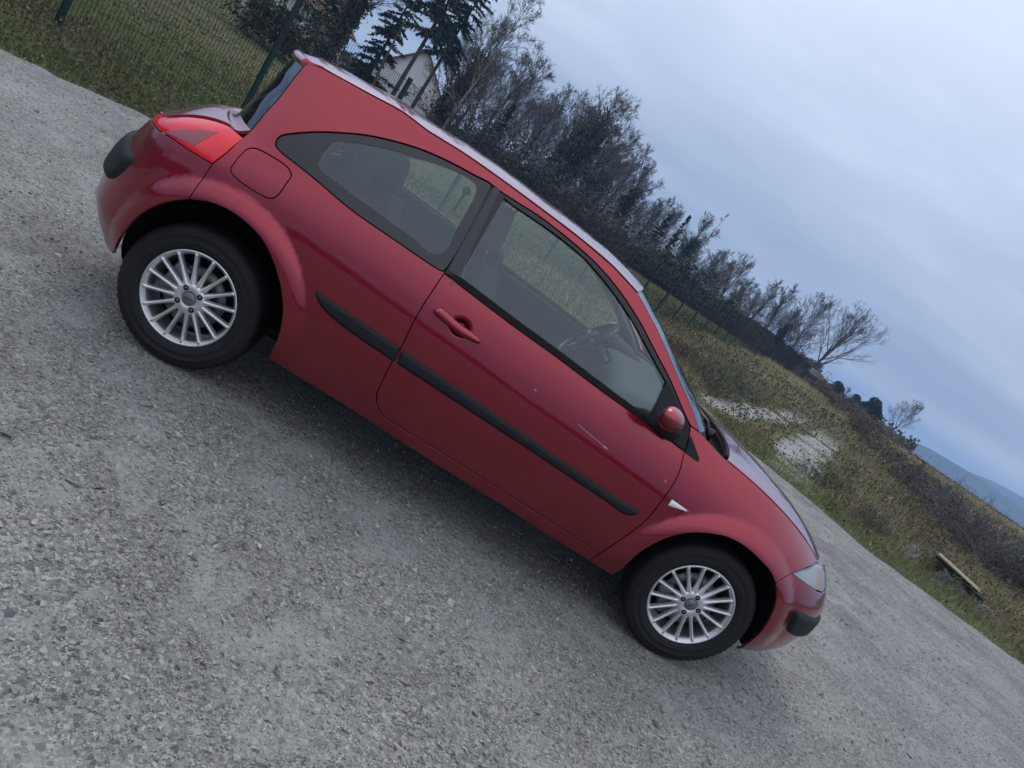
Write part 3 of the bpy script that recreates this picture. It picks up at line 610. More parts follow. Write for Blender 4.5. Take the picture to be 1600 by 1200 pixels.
# stones: angular chips. the largest are separate, the rest one sheet of chips
def chip(seed, nv=9):
    r = np.random.default_rng(seed); bm = bmesh.new()
    for p in r.normal(size=(nv, 3)):
        p = p / np.linalg.norm(p) * r.uniform(.75, 1.0); bm.verts.new(p * [1, .75, .5])
    bmesh.ops.convex_hull(bm, input=bm.verts[:]); bmesh.ops.delete(bm, geom=[v for v in bm.verts if not v.link_faces], context='VERTS')
    bm.verts.index_update(); V = np.array([tuple(v.co) for v in bm.verts]); F = [tuple(v.index for v in f.verts) for f in bm.faces]; bm.free(); return V, F
CHIPS = [chip(s) for s in range(12)]
M['chip'] = island_mat("stone_chips", (.165, .162, .157), (.255, .25, .24), (.39, .38, .36), rough=.85, spec=.25, scale=1.2, wmix=.15)
def stone_mat():
    m = bpy.data.materials.new("loose_stone"); m.use_nodes = True; t = m.node_tree; b = t.nodes['Principled BSDF']
    oi = nn(t, 'ShaderNodeObjectInfo'); r = ramp(t, [(0, (.08, .08, .09)), (.35, (.18, .18, .19)), (.75, (.30, .295, .29)), (1, (.42, .41, .39))]); t.links.new(oi.outputs['Random'], r.inputs[0])
    tc = nn(t, 'ShaderNodeTexCoord'); n = nn(t, 'ShaderNodeTexNoise', i_Scale=3.0, i_Detail=5.0); t.links.new(tc.outputs['Object'], n.inputs['Vector'])
    r2 = ramp(t, [(.3, (.8, .8, .8)), (.7, (1.15, 1.15, 1.15))]); t.links.new(n.outputs[0], r2.inputs[0])
    t.links.new(mixc(t, r.outputs[0], r2.outputs[0], 1.0, 'MULTIPLY'), b.inputs['Base Color']); b.inputs['Roughness'].default_value = .85
    return m
M['stone'] = stone_mat()
def cam_ground(n, rmin, rmax, az0=-62, az1=74, p=1.0, r=rng):
    u = r.random(n); d = rmin * (rmax / rmin) ** (u ** p); a = np.radians(r.uniform(az0, az1, n) + math.degrees(YAW) * 0)
    return CAM_POS[0] + d * np.sin(a), CAM_POS[1] + d * np.cos(a), d
def scatter_mesh(name, shapes, px, py, pz, sc, material, parent=None, flatten=True, r=rng):
    allv, allf, n0 = [], [], 0
    which = r.integers(0, len(shapes), len(px))
    for k, (V, F) in enumerate(shapes):
        i = np.where(which == k)[0]
        if not len(i): continue
        tri = np.array([f for f in F if len(f) == 3] + [(f[0], f[2], f[3]) for f in F if len(f) == 4] + [(f[0], f[1], f[2]) for f in F if len(f) == 4])
        th = r.uniform(0, 6.28, len(i)); tl = r.normal(0, .25, (len(i), 2))
        q = np.broadcast_to(V, (len(i),) + V.shape) * sc[i][:, None, None]
        x = q[..., 0] * np.cos(th)[:, None] - q[..., 1] * np.sin(th)[:, None]; y = q[..., 0] * np.sin(th)[:, None] + q[..., 1] * np.cos(th)[:, None]; z = q[..., 2] + x * tl[:, :1] + y * tl[:, 1:]
        W = np.stack([x + px[i][:, None], y + py[i][:, None], z + pz[i][:, None]], -1)
        nv = V.shape[0]; allf.append((tri[None] + (n0 + np.arange(len(i)) * nv)[:, None, None]).reshape(-1, 3)); allv.append(W.reshape(-1, 3)); n0 += len(i) * nv
    return mk(name, np.concatenate(allv), np.concatenate(allf), material, parent, smooth=False)
SMALL = [chip(100 + s, 6) for s in range(10)]
px, py, d = cam_ground(110000, 1.25, 14.0, p=.9)
k = beyond(px, py) < .08; px, py, d = px[k], py[k], d[k]
sc = rng.lognormal(math.log(.0046), .45, len(px)) * (1 + .08 * d); sc = np.clip(sc, .003, .028)
tag(scatter_mesh("gravel_chips", SMALL, px, py, yard_z(px, py) + sc * .12 + .004, sc, M['chip'], road), kind='stuff')
px, py, d = cam_ground(1200, 1.5, 8.5, p=.8); k = beyond(px, py) < -.1; px, py, d = px[k][:280], py[k][:280], d[k][:280]
sm = [mk("stone", V, F, M['stone'], None, False) for V, F in CHIPS[:8]]
for s_ in sm: COL.objects.unlink(s_)
for i in range(len(px)):
    o = bpy.data.objects.new("stone", sm[i % 8].data); link(o, road)
    s_ = float(np.clip(rng.lognormal(math.log(.0165), .33), .009, .034)) * (1 + .05 * d[i])
    o.location = (px[i], py[i], float(yard_z(px[i], py[i])) + s_ * .22); o.scale = (s_, s_, s_ * .8); o.rotation_euler = (rng.normal(0, .25), rng.normal(0, .25), rng.uniform(0, 6.28))
for s_ in sm: bpy.data.objects.remove(s_)

# the pale two-track lane running off through the field
LANES = [([(5.4, 8.1), (6.1, 9.6), (8.3, 13.0), (11.5, 18.0), (15.5, 24.0), (20, 31)], .95), ([(7.0, 7.1), (7.75, 8.7), (9.3, 11.6), (12.6, 17.2), (17.0, 24.6), (21.5, 31.5)], 1.15)]
def lane_dist(x, y):
    best = np.full(np.shape(x), 99.0)
    for p, w in LANES:
        p = np.array(p)
        for a, b in zip(p[:-1], p[1:]):
            ab = b - a; t = np.clip(((x - a[0]) * ab[0] + (y - a[1]) * ab[1]) / (ab @ ab), 0, 1)
            best = np.minimum(best, np.hypot(x - a[0] - t * ab[0], y - a[1] - t * ab[1]) - w / 2)
    return best
def lane_pale(x, y):
    """how bare and stony the ground is: 1 in the wheel tracks, 0 in the grass"""
    d = lane_dist(x, y); far = sst(np.hypot(x - 1, y + 3.8), 24, 34)
    brk = wob(x * 1.3 + 7, y * 1.3 - 3, .9) * .55 + wob(x + 3, y + 40, 3.2) * .35
    return np.clip(1 - sst(d + .32 * brk + .18, -.05, .30) - .55 * sst(brk, .15, .6), 0, 1) * (1 - far)
cl = spline([((a[0] + b[0]) / 2, (a[1] + b[1]) / 2) for a, b in zip(LANES[0][0], LANES[1][0])], .12); nl = len(cl); V = []; A_ = []
td = np.gradient(cl, axis=0); td /= np.linalg.norm(td, axis=1, keepdims=True); nd = np.stack([-td[:, 1], td[:, 0]], 1); ks = np.linspace(-2.1, 2.1, 43)
Q = cl[:, None] + nd[:, None] * ks[None, :, None]; zz = terrain(Q[..., 0], Q[..., 1]); pale = lane_pale(Q[..., 0], Q[..., 1])
ed = np.minimum(1, np.minimum((2.1 - np.abs(ks))[None] / .4, np.minimum(np.arange(nl), np.arange(nl)[::-1])[:, None] / 6)); zz = zz - .10 + ed * .098 + .008 * pale
V = np.concatenate([Q, zz[..., None]], 2).reshape(-1, 3); ii, jj = np.meshgrid(np.arange(nl - 1), np.arange(42), indexing='ij'); a = (ii * 43 + jj).ravel()
def lane_material():
    m = gravel_material("lane_ground", 1.25); t = m.node_tree; b = t.nodes['Principled BSDF']; src = b.inputs['Base Color'].links[0].from_socket
    at = nn(t, 'ShaderNodeAttribute', attribute_name='pale'); n = nn(t, 'ShaderNodeTexNoise', i_Scale=9.0, i_Detail=7.0, i_Roughness=.7); g = nn(t, 'ShaderNodeNewGeometry'); t.links.new(g.outputs['Position'], n.inputs['Vector'])
    f = mth(t, 'ADD', at.outputs['Fac'], mth(t, 'MULTIPLY_ADD', n.outputs[0], 1.5, -.80)); f = mth(t, 'SMOOTHSTEP' if False else 'MULTIPLY', mth(t, 'SUBTRACT', f, .30), 1.9, None, True)
    so = ramp(t, [(.3, (.055, .058, .030)), (.6, (.085, .082, .046)), (.8, (.065, .072, .034))]); t.links.new(n.outputs[0], so.inputs[0])
    t.links.new(mixc(t, so.outputs[0], src, f), b.inputs['Base Color']); return m
lane_o = tag(mk("path", V, np.stack([a, a + 43, a + 44, a + 1], 1), lane_material()), kind='structure')
at_ = lane_o.data.attributes.new('pale', 'FLOAT', 'POINT'); at_.data.foreach_set('value', pale.astype(np.float32).ravel())
r = np.random.default_rng(8); x = r.uniform(4, 20, 60000); y = r.uniform(7, 28, 60000); k = r.random(60000) < lane_pale(x, y) * .5; x, y = x[k], y[k]
tag(scatter_mesh("path_stones", SMALL, x, y, terrain(x, y) + .008, np.clip(r.lognormal(math.log(.018), .5, len(x)), .006, .06), M['chip'], lane_o), kind='stuff')

# ---------------------------------------------------------------- hills far off and the air between
def ridge(name, az0, az1, dist, prof, depth, material):
    az = np.radians(np.linspace(az0, az1, 260)); base = np.interp(np.degrees(az), *zip(*prof)); V = []
    r = np.random.default_rng(int(dist)); fine = np.convolve(r.normal(size=300), np.hanning(9), 'same')[:260] * .02 * dist / 1000
    for j, (k, h) in enumerate(((-.35, -.02), (-.2, .35), (-.08, .8), (0, 1.0), (.25, .6), (.5, -.05))):
        rr2 = dist + depth * k
        hh = dist * np.tan(np.radians(base)) * h + (fine * 9 * h if j < 4 else 0)
        V.append(np.stack([CAM_POS[0] + rr2 * np.sin(az), CAM_POS[1] + rr2 * np.cos(az), hh + 1.0], 1))
    n = 260; F = [(j * n + i, j * n + i + 1, (j + 1) * n + i + 1, (j + 1) * n + i) for j in range(5) for i in range(n - 1)]
    return tag(mk(name, np.concatenate(V), F, material), kind='structure')
M['wood_far'] = mat('far_forest', (.060, .066, .052), .95, spec=.05, var=.45, vscale=.03)
HILL1 = [(-80, .3), (-40, .3), (0, .2), (27, .0), (31, .0), (32.5, .45), (33.25, .64), (34.6, .93), (36, 1.02), (38, 1.12), (40, 1.08), (41.2, .92), (44, .55), (60, .6), (90, .4)]
HILL2 = [(-80, .4), (10, .3), (30, .1), (34.5, .5), (37.5, 1.15), (39, 1.5), (41, 1.68), (43, 1.6), (47, 1.4), (60, 1.0), (90, .8)]
ridge("hills", -80, 90, 1500, HILL1, 500, M['wood_far'])
ridge("hills", -80, 90, 2250, HILL2, 500, M['wood_far'])
hz = bpy.data.materials.new("haze"); hz.use_nodes = True; t = hz.node_tree; t.nodes.remove(t.nodes['Principled BSDF'])
pv = nn(t, 'ShaderNodeVolumePrincipled', i_Density=.00058); pv.inputs['Color'].default_value = (.40, .62, 1.0, 1); pv.inputs['Anisotropy'].default_value = 0.2
t.links.new(pv.outputs[0], t.nodes['Material Output'].inputs['Volume'])
hb = MB().box((0, 0, 47.4), (5800, 5800, 97.2)).build("haze", hz); tag(hb, kind='stuff')

# ---------------------------------------------------------------- the car
FT = {k: np.array(v) for k, v in FT.items()}
car = thing("red_hatchback", "dark red three-door hatchback parked on the grey gravel, seen from its right side", "car")
rev = lambda k: FT[k][::-1]
BP = (car, car)
SIDE = (car, car)
def L2(a, b): return ([tuple(a), tuple(b)], 'line')

# body side: quarter panel, sill and roof rail in one sheet with openings for door, window and filler flap
door_hole = [FT['frame_red'], FT['bline'], FT['door_rear'], FT['door_low'], FT['door_front']]
body_out = chain(rev('sill_low'), (FT['sill_front'][::-1], 'line'), rev('door_low'), rev('door_rear'), rev('bline'), rev('frame_red'),
                 (FT['apillar_base'][::-1], 'line'), rev('apillar_out'), rev('ditch'), rev('spoiler_gap'), rev('glass_edge'),
                 (FT['ledge'][::-1], 'line'), rev('light_right'), rev('seam_rear'), FT['rarch'][4:])
q_out = closed(FT['qwin'], .012)
flap_out = closed(FT['flap'], .008)
panel("body_side", body_out, M['paint'], BP, holes=[q_out, flap_out], grid=.016)
panel("fuel_flap", flap_out, M['paint'], BP, grid=.02)
doors = []
skin = chain((FT['belt'][::-1], 'line'), FT['door_rear'], FT['door_low'], FT['door_front'][:7], L2(FT['door_front'][6], FT['belt'][-1]))
bx, bz = np.meshgrid(np.arange(.94, 1.11, .006), np.arange(.79, .925, .006)); bowl_pts = np.stack([bx.ravel(), bz.ravel()], 1)
bowl_pts = bowl_pts[np.hypot((bowl_pts[:, 0] - 1.023) / .062, (bowl_pts[:, 1] - .858) / .053) < 1]
doors = panel("door", skin, M['paint'], BP, grid=.018, extra=bowl_pts)
fender_out = chain((FT['fend_low'], 'line'), FT['farch'][:12], ([FT['farch'][11], FT['seam_front'][0]], 'line'), FT['seam_front'], np.vstack([FT['hl_top'], [(3.15, .775)]]),
                   np.vstack([[(3.15, .775), (3.085, .803)], rev('hoodline')]), (FT['apillar_base'], 'line'), rev('door_front'), (FT['sill_front'], 'line'))
panel("fender", fender_out, M['paint'], BP, grid=.016)
def s_front(z): return float(X0 + (xf(z) - X0) * _PF[0][-1])
def s_rear(z): return float(X0 - (X0 - xr(z)) * _PR[0][-1])
fb_out = chain(([FT['seam_front'][0], FT['farch'][11]], 'line'), np.vstack([FT['farch'][11:16], [(3.025, .235), (3.06, .192)]]), ([(3.06, .192), (3.35, .172), (s_front(.17) + .02, .165)], 'line'),
               ([(s_front(.17) + .02, .165), (s_front(.4) + .02, .42), (s_front(.64) + .02, .645)], 'line'), ([(s_front(.64) + .02, .645), (3.5, .645), tuple(FT['hl_low'][-1])], 'line'), rev('hl_low'), rev('seam_front'))
panel("front_bumper", fb_out, M['paint'], BP, grid=.02)
rb_out = chain(rev('seam_rear'), FT['rarch'][:5][::-1], ([tuple(FT['rarch'][0]), (-.365, .335), (-.40, .285)]), ([(-.40, .285), (-.75, .262), (s_rear(.26) - .02, .258)], 'line'),
               ([(s_rear(.26) - .02, .258), (s_rear(.5) - .02, .5), (s_rear(.72) - .02, .72)], 'line'), ([(s_rear(.72) - .02, .72), (-.86, .735), (-.78, .826), tuple(FT['light_low'][-1])], 'line'), rev('light_low'))
panel("rear_bumper", rb_out[::-1], M['paint'], BP, grid=.02)

# lamps
hl_out = chain(FT['hl_low'], ([tuple(FT['hl_low'][-1]), (3.5, .648), (3.52, .73), (3.15, .775)], 'line'), np.vstack([FT['hl_top'], [(3.15, .775)]])[::-1])
heads = panel("headlight", hl_out, M['lens'], BP, grid=.02, flange=.03)
panel("lamp_reflector", hl_out, M['reflector'], heads, grid=.02, off=-.016, shrink=.004, flange=.0)
hl_am = chain(([(3.215, .664), (3.5, .652), (3.5, .725), (3.20, .755)], 'line'), ([(3.20, .755), (3.215, .664)], 'line'))
panel("indicator", hl_am, M['amber'], heads, grid=.02, off=-.014, flange=.006)
hl_rim = chain((np.vstack([FT['hl_top'], [(3.15, .775)]]), 'line'), ([(3.15, .775), (3.155, .760), (3.105, .748), (3.015, .727), (2.952, .700), tuple(FT['hl_top'][0])], 'line'))
panel("lamp_rim", hl_rim, M['chrome'], heads, grid=.02, off=-.006, flange=.008, shrink=.003)
tl_top = np.vstack([FT['light_top'], [(-.52, .905), (-.60, .885), (-.72, .868)]])
def _top_dist(q):
    k = spline(tl_top, .004); return np.array([np.hypot(*(k - p).T).min() for p in q])
tl_out = chain(FT['light_right'], tl_top, ([(-.72, .868), (-.78, .832), tuple(FT['light_low'][-1])], 'line'), rev('light_low'))
tails = panel("tail_light", tl_out, M['red_lens'], BP, grid=.012, dome=lambda d, q: .003 * np.clip(d / .02, 0, 1) ** .6 - .008 + .012 * np.clip(_top_dist(q) / .055, 0, 1))
tl_dark = chain(([tuple(p) for p in FT['light_dark']] + [tuple(FT['light_dark'][0])], 'line'))
panel("reversing_lens", tl_dark, M['red_lens_dark'], tails, grid=.01, dome=lambda d, q: -.0035 + .012 * np.clip(_top_dist(q) / .055, 0, 1), off=0, flange=.002, lip=.0006)

# side windows
qc = closed(FT['qclear'], .010)
qframe = panel("quarter_window", q_out, M['frit'], BP, holes=[qc], grid=.02, off=-.003, flange=0, shrink=.004)
panel("window_pane", qc, M['glass'], qframe, grid=.05, off=-.0045, flange=0, shrink=-.006)
gl_out = chain(FT['glass_top'][::-1], ([tuple(FT['glass_top'][0]), tuple(FT['glass_low'][0])], 'line'), FT['glass_low'], L2(FT['glass_low'][-1], FT['sail'][1]), (FT['sail'][::-1], 'line'))
fr_out = chain(FT['belt'], L2(FT['belt'][-1], FT['door_front'][6]), FT['door_front'][6:], FT['frame_red'], FT['bline'])
panel("window_frame", fr_out, M['gloss_black'], doors, holes=[gl_out], grid=.018, off=-.002, shrink=.003)
panel("window_pane", gl_out, M['glass'], doors, grid=.05, off=-.012, flange=0, shrink=-.004)
ap_out = chain((np.vstack([FT['applique'], FT['applique'][:1]]), 'line'))
panel("pillar_cover", ap_out, M['frit'], doors, grid=.03, off=.0022, shrink=.004, flange=.004)
sail_out = chain(([tuple(FT['sail'][0]), tuple(FT['sail'][1]), tuple(FT['belt'][-1] + [-.003, .004]), tuple(FT['door_front'][7] + [-.006, .0]), tuple(FT['door_front'][8] + [-.008, -.001]), tuple(FT['frame_red'][1] + [-.008, -.006]), tuple(FT['frame_red'][2] + [-.004, -.012]), tuple(FT['sail'][0])], 'line'))
panel("mirror_base", sail_out, M['black_plastic'], doors, grid=.03, off=.004, shrink=.001, flange=.006, lip=.003)
tri_out = chain((np.vstack([FT['fend_tri'], FT['fend_tri'][:1]]), 'line'))
panel("corner_trim", tri_out, M['black_plastic'], BP, grid=.02, off=.004, shrink=.001, flange=.006, lip=.003)
belt_out = chain((FT['belt'] + [0, .0015], 'line'), L2(FT['belt'][-1] + [0, .0015], FT['sail'][1]), ([tuple(FT['sail'][1])] + [tuple(p) for p in FT['glass_low'][::-1]], 'line'), ([tuple(FT['glass_low'][0]), tuple(FT['belt'][0] + [.0, .0015])], 'line'))
panel("belt_seal", belt_out, M['rubber'], doors, grid=.02, off=.001, shrink=.001, flange=.008, lip=.003)

# rubbing strips, bumper pads, handle, badge
def strip_dome(d, q):
    return .0125 * np.clip(d / .011, 0, 1) ** .85
st_r = chain(([tuple(p) for p in FT['strip_r'][:2]]), (FT['strip_r'][1:4], 'line'), (FT['strip_r'][3:5], 'line'), FT['strip_r'][4:], L2(FT['strip_r'][-1], FT['strip_r'][0]), step=.008)
panel("rubbing_strip", st_r, M['black_plastic'], BP, grid=.0065, shrink=.0008, dome=strip_dome, flange=.004, lip=.0006)
st_f = chain((FT['strip_f'][:5], 'line'), FT['strip_f'][4:10], (FT['strip_f'][9:], 'line'), L2(FT['strip_f'][-1], FT['strip_f'][0]), step=.008)
panel("rubbing_strip", st_f, M['black_plastic'], doors, grid=.0075, shrink=.0008, dome=strip_dome, flange=.004, lip=.0006)
pr = chain(([(-1.02, .735), (-.80, .735), (-.648, .729), (-.561, .708), (-.474, .700)]), ([(-.474, .700), (-.466, .688)]), ([(-.466, .688), (-.5195, .581), (-.575, .548), (-.66, .535)]), ([(-.66, .535), (-.80, .530), (-1.02, .530)]), ([(-1.02, .53), (-1.02, .735)], 'line'))
panel("bumper_pad", pr, M['black_plastic'], BP, grid=.014, dome=lambda d, q: .017 * np.clip(d / .026, 0, 1) ** .7, flange=.006)
pf = chain(FT['pad_f'][:5], ([tuple(FT['pad_f'][4]), (3.32, .402), (3.62, .40)]), ([(3.62, .40), (3.62, .525)], 'line'), ([(3.62, .525), (3.42, .530), tuple(FT['pad_f'][11]), tuple(FT['pad_f'][12]), tuple(FT['pad_f'][0])]))
panel("bumper_pad", pf, M['black_plastic'], BP, grid=.012, dome=lambda d, q: .020 * np.clip(d / .022, 0, 1) ** .7, flange=.006)
hd = closed(FT['handle'], .004)
panel("door_handle", hd, M['paint'], doors, grid=.005, shrink=0, off=.012, dome=lambda d, q: .013 * np.sqrt(np.clip(d / .013, 0, 1)) + .008 * (1 - ((q[:, 0] - 1.01) / .13) ** 2), flange=.022, lip=.001, surf=(lambda s, z: P(s, np.asarray(z)) + _bowl_fill(s, z), lambda s, z: np.broadcast_to(np.array([0.0, -.99, .12]), (len(s), 3))))
bd = chain((np.vstack([FT['tri_badge'], FT['tri_badge'][:1]]), 'line'), step=.006)
panel("wing_indicator", bd, M['orange_white'], BP, grid=.008, dome=lambda d, q: .004 * np.clip(d / .004, 0, 1), flange=.003, shrink=0)

# paint scratches on the door
def scratch(pts, w):
    pts = spline(pts, .01); n = np.full(len(pts), w / 2); n[0] = n[-1] = .0002
    a = P(pts[:, 0], pts[:, 1] + n) ; b = P(pts[:, 0], pts[:, 1] - n); k = N(pts[:, 0], pts[:, 1]) * .0006
    V = np.vstack([a + k, b + k]); m = len(pts)
    mk("paint_scratch", V, [(i, m + i, m + i + 1, i + 1) for i in range(m - 1)], M['primer'], doors[0])
scratch([(1.655, .779), (1.72, .770), (1.80, .760)], .0019)
scratch([(1.80, .7595), (1.815, .757), (1.83, .757)], .0055)
scratch([(2.118, .774), (2.126, .770), (2.130, .764)], .006)
scratch([(1.42, .806), (1.428, .803), (1.434, .803)], .004)

# roof, bonnet, windscreen, tailgate
EY = lambda k: P(FT[k][:, 0], FT[k][:, 1])
def cross(edge, bxf, bzf, pw=2.0, px_=2.0):
    c = curve_at(edge)
    def fn(u, v):
        e = c(v); k = 1 - np.abs(u) ** pw; kx = 1 - np.abs(u) ** px_
        return np.stack([e[..., 0] + bxf(v) * kx, -u * e[..., 1] * -1.0, e[..., 2] + bzf(v) * k], -1)
    return fn
# right edge has y<0: u=-1 must give y=e_y (negative), so y = -u*e_y
def cross2(edge, bxf, bzf, pw=2.0, px_=2.0):
    c = curve_at(edge)
    def fn(u, v):
        e = c(v); k = 1 - np.abs(u) ** pw; kx = 1 - np.abs(u) ** px_
        return np.stack([e[..., 0] + bxf(v) * kx, -u * e[..., 1], e[..., 2] + bzf(v) * k], -1)
    return fn
IN = lambda e, d=.003: e * np.array([1, 1 - d / .6, 1])
lin = lambda a, b: (lambda v: a + (b - a) * v)
roof_e = IN(EY('ditch')) + [0, 0, .004]
# v runs rear -> front so that u x v faces up
def flipv(fn): return lambda u, v: fn(u, v)
lofted("roof", cross2(roof_e, lin(-.17, .10), lambda v: .030 + .012 * np.sin(np.pi * v), 2.2), 49, 61, M['paint'], car, .014, flip=True)
# drip mouldings along the roof gap
for sgn in (1, -1):
    e = EY('ditch') * [1, sgn, 1]; MB().tube(np.array([e[0] + (e[1] - e[0]) * t for t in (0, .5)] + list(e[1:])), .0035, 6).build("roof_moulding", M['rubber'], car, True)
ws_e = IN(EY('apillar_out'), .001) + [0, 0, -.001]
lofted("windscreen", cross2(ws_e, lambda v: .06 + .13 * v, lambda v: .030 - .036 * v, 2.2, 2.2), 41, 25, M['glass'], car, .0, flip=True)
band = lambda u, v: cross2(ws_e, lambda v: .06 + .13 * v, lambda v: .030 - .036 * v, 2.2, 2.2)(u, .93 + .07 * v) - np.array([.003, 0, .004])
lofted("windscreen_band", band, 41, 3, M['black_plastic'], car, 0, flip=True)
hood_s = np.vstack([FT['hoodline'][1:], [(3.085, .803), (3.15, .775)]])
hood_e = IN(P(hood_s[:, 0], hood_s[:, 1]), .004) + [0, 0, .003]
hood_fn = cross2(hood_e, lambda v: .135 + .06 * v, lambda v: .010 + .018 * np.sin(np.pi * np.clip(v, 0, 1)) - .022 * v, 3.2, 2.2)
lofted("bonnet", hood_fn, 49, 41, M['paint'], car, .02, flip=True)
hv = hood_fn(np.linspace(-1, 1, 41), np.zeros(41)); cw_a = hv + [.02, 0, -.06]
wv = cross2(ws_e, lambda v: .06 + .13 * v, lambda v: .030 - .036 * v, 2.2, 2.2)(np.linspace(-1, 1, 41), np.full(41, .985)) - [0, 0, .012]
cm = (cw_a + wv) / 2 - [0, 0, .035]
V = np.vstack([wv, cm, cw_a, hv - [0, 0, .004]]); F = [(k * 41 + i, k * 41 + i + 1, (k + 1) * 41 + i + 1, (k + 1) * 41 + i) for k in range(3) for i in range(40)]
MB().tube(hv + [-.004, 0, .004], .011, 8).build("bonnet_edge_shade", M['rubber'], car, True)  # black tube added for the shaded arc under the bonnet's rear edge
mk("cowl", V, F, M['rubber'], car)
for (xa, ya, xb, yb) in ((2.36, -.36, 2.28, .18), (2.40, .20, 2.30, .62)):
    w = MB(); za = .985
    w.tube([(xa, ya, za - .02), (xa - .03, ya + .03, za + .035), (xb + .02, yb, za + .055)], [.011, .009, .006], 6)
    w.tube([(xb + .05, yb - .28, za + .04), (xb + .02, yb, za + .052), (xb + .0, yb + .16, za + .045)], [.006, .008, .006], 5)
    w.tube([(xa, ya, za - .04), (xa, ya, za + .02)], [.020, .016], 10)
    w.build("wiper", M['gloss_black'], car, True)
# tailgate: glass, shelf, lower skin, roof spoiler
tg_e = IN(EY('glass_edge'), .004) - [.003, 0, 0]
tgl = cross2(tg_e, lambda v: -.27 + .07 * v, lambda v: 0 * v, 2.0, 2.1)
tail = lofted("tailgate_window", tgl, 41, 25, M['rear_glass'], car, .0, flip=True)
lofted("window_band", lambda u, v: tgl(np.sign(u) * (.80 + .2 * np.abs(u)) if False else -1 + .17 * (u + 1) / 2, v) + np.array([.003, 0, 0]), 7, 25, M['frit'], tail, 0)
lofted("window_band", lambda u, v: tgl(1 - .17 * (1 - u) / 2, v) + np.array([.003, 0, 0]), 7, 25, M['frit'], tail, 0)
shelf_s = np.vstack([[tuple(FT['ledge'][1])], FT['light_top'][1:], [(-.52, .905), (-.60, .885), (-.72, .868)]]) + [0, .004]
sh_c = curve_at(P(shelf_s[:, 0], shelf_s[:, 1]) * [1, .994, 1])
def shelf(u, v):
    # patch between the foot of the glass, the two lamp edges and the rear lip
    mir = np.array([1, -1, 1.0]); r0, c0, c1 = sh_c(v), sh_c(np.zeros_like(v)), sh_c(np.ones_like(v)); k = (1 - np.abs(u) ** 2.1)[..., None]
    g = np.stack([c0[..., 0], -u * c0[..., 1], c0[..., 2]], -1) + k * np.array([-.265, 0, -.006]); l = np.stack([c1[..., 0], -u * c1[..., 1], c1[..., 2]], -1) + k * np.array([-.045, 0, .012])
    a = ((1 - u) / 2)[..., None]; sides = a * r0 + (1 - a) * r0 * mir; w = v[..., None]
    cor = (1 - w) * (a * c0 + (1 - a) * c0 * mir) + w * (a * c1 + (1 - a) * c1 * mir)
    return (1 - w) * g + w * l + sides - cor + k * np.array([0, 0, .010]) * np.sin(np.pi * w)
lofted("tailgate", shelf, 41, 41, M['paint'], car, .012)
lw = chain(([(-.725, .866), (-.785, .828), (-.865, .738), (s_rear(.72) - .02, .724), (s_rear(.86) - .02, .868), (-.725, .866)], 'line'))
panel("tailgate_skin", lw[::-1], M['paint'], BP, grid=.03)
# spoiler: wraps over the top of the glass
sp_lo, sp_mid, sp_hi = P(-.092, 1.374), P(-.088, 1.392), P(-.016, 1.411)
prof = np.array([sp_lo + [-.010, .006, -.004], sp_lo + [-.022, .008, .010], sp_mid + [-.020, .010, .010], sp_mid + [.012, .004, .012], sp_hi + [0, .004, .005]])
spf = cross2(prof, lambda v: -.20 + .03 * v, lambda v: .004 + .018 * v, 2.0, 2.1)
lofted("spoiler", spf, 41, 13, M['paint'], car, .03, flip=True)
for sgn in (1, -1):
    cap = np.vstack([prof, sp_mid[None] + [0, 0, -.003], sp_lo[None] + [-.002, .003, 0]]) * [1, sgn, 1]
    mk("spoiler_end", cap, [tuple(range(7)) if sgn < 0 else tuple(range(7))[::-1]], M['paint'], car, False)
# grille and plate opening in the nose (out of sight from the side)
g = P(np.linspace(3.66, s_front(.3), 14), np.full(14, .30)); g2 = P(np.linspace(3.66, s_front(.25), 14), np.full(14, .23))
V = np.vstack([g * [1, 1, 1] + [.004, 0, 0], g2 + [.004, 0, 0]]); V = np.vstack([V, V * [1, -1, 1]])
mk("lower_grille", V, [(i, i + 1, 15 + i, 14 + i) for i in range(13)] + [(28 + i + 1, 28 + i, 42 + i, 43 + i) for i in range(13)], M['black_plastic'], car)

# underside, wheel housings, inner door cards
u = MB(); u.box((1.31, 0, .30), (3.2, 1.0, .09)); u.box((1.31, 0, .315), (1.60, 1.50, .05)); u.box((-.38, 0, .42), (.36, 1.0, .16)); u.box((3.02, 0, .34), (.40, .9, .12))
u.build("underbody", M['dark'], car)
for cx, cz, r0 in ((ARCHES[0][0], ARCHES[0][1], .372), (ARCHES[1][0], ARCHES[1][1] + .015, .405)):
    for sgn in (-1, 1):
        a = np.radians(np.linspace(math.degrees(math.asin((.24 - cz) / r0)), 180 - math.degrees(math.asin((.29 - cz) / r0)), 41)); V = []; rr_ = r0 + .008
        for y in (None, .68, .48): V += [(cx + rr_ * math.cos(t), sgn * (y or min(.80, abs(float(P(cx + rr_ * math.cos(t), cz + rr_ * math.sin(t))[1])) - .035)), cz + rr_ * math.sin(t)) for t in a]
        F = [(k * 41 + i, k * 41 + i + 1, (k + 1) * 41 + i + 1, (k + 1) * 41 + i) for k in range(2) for i in range(40)]
        V.append((cx, sgn * .48, cz - .05)); F += [(82 + i, 82 + i + 1, 123) for i in range(40)]
        mk("wheel_housing", V, F, M['dark'], car)
card = chain(([(.50, .40), (2.02, .40), (2.05, .60), (2.05, .925), (1.4, .972), (.84, 1.012), (.10, 1.056), (-.112, 1.047), (-.17, 1.03), (-.26, 1.0), (-.32, .955), (-.42, .88), (-.42, .80), (-.20, .82), (.28, .82), (.42, .60), (.50, .40)], 'line'), step=.03)
panel("door_card", card, M['trim'], BP, grid=.05, off=-.045, flange=.012, lip=.008)
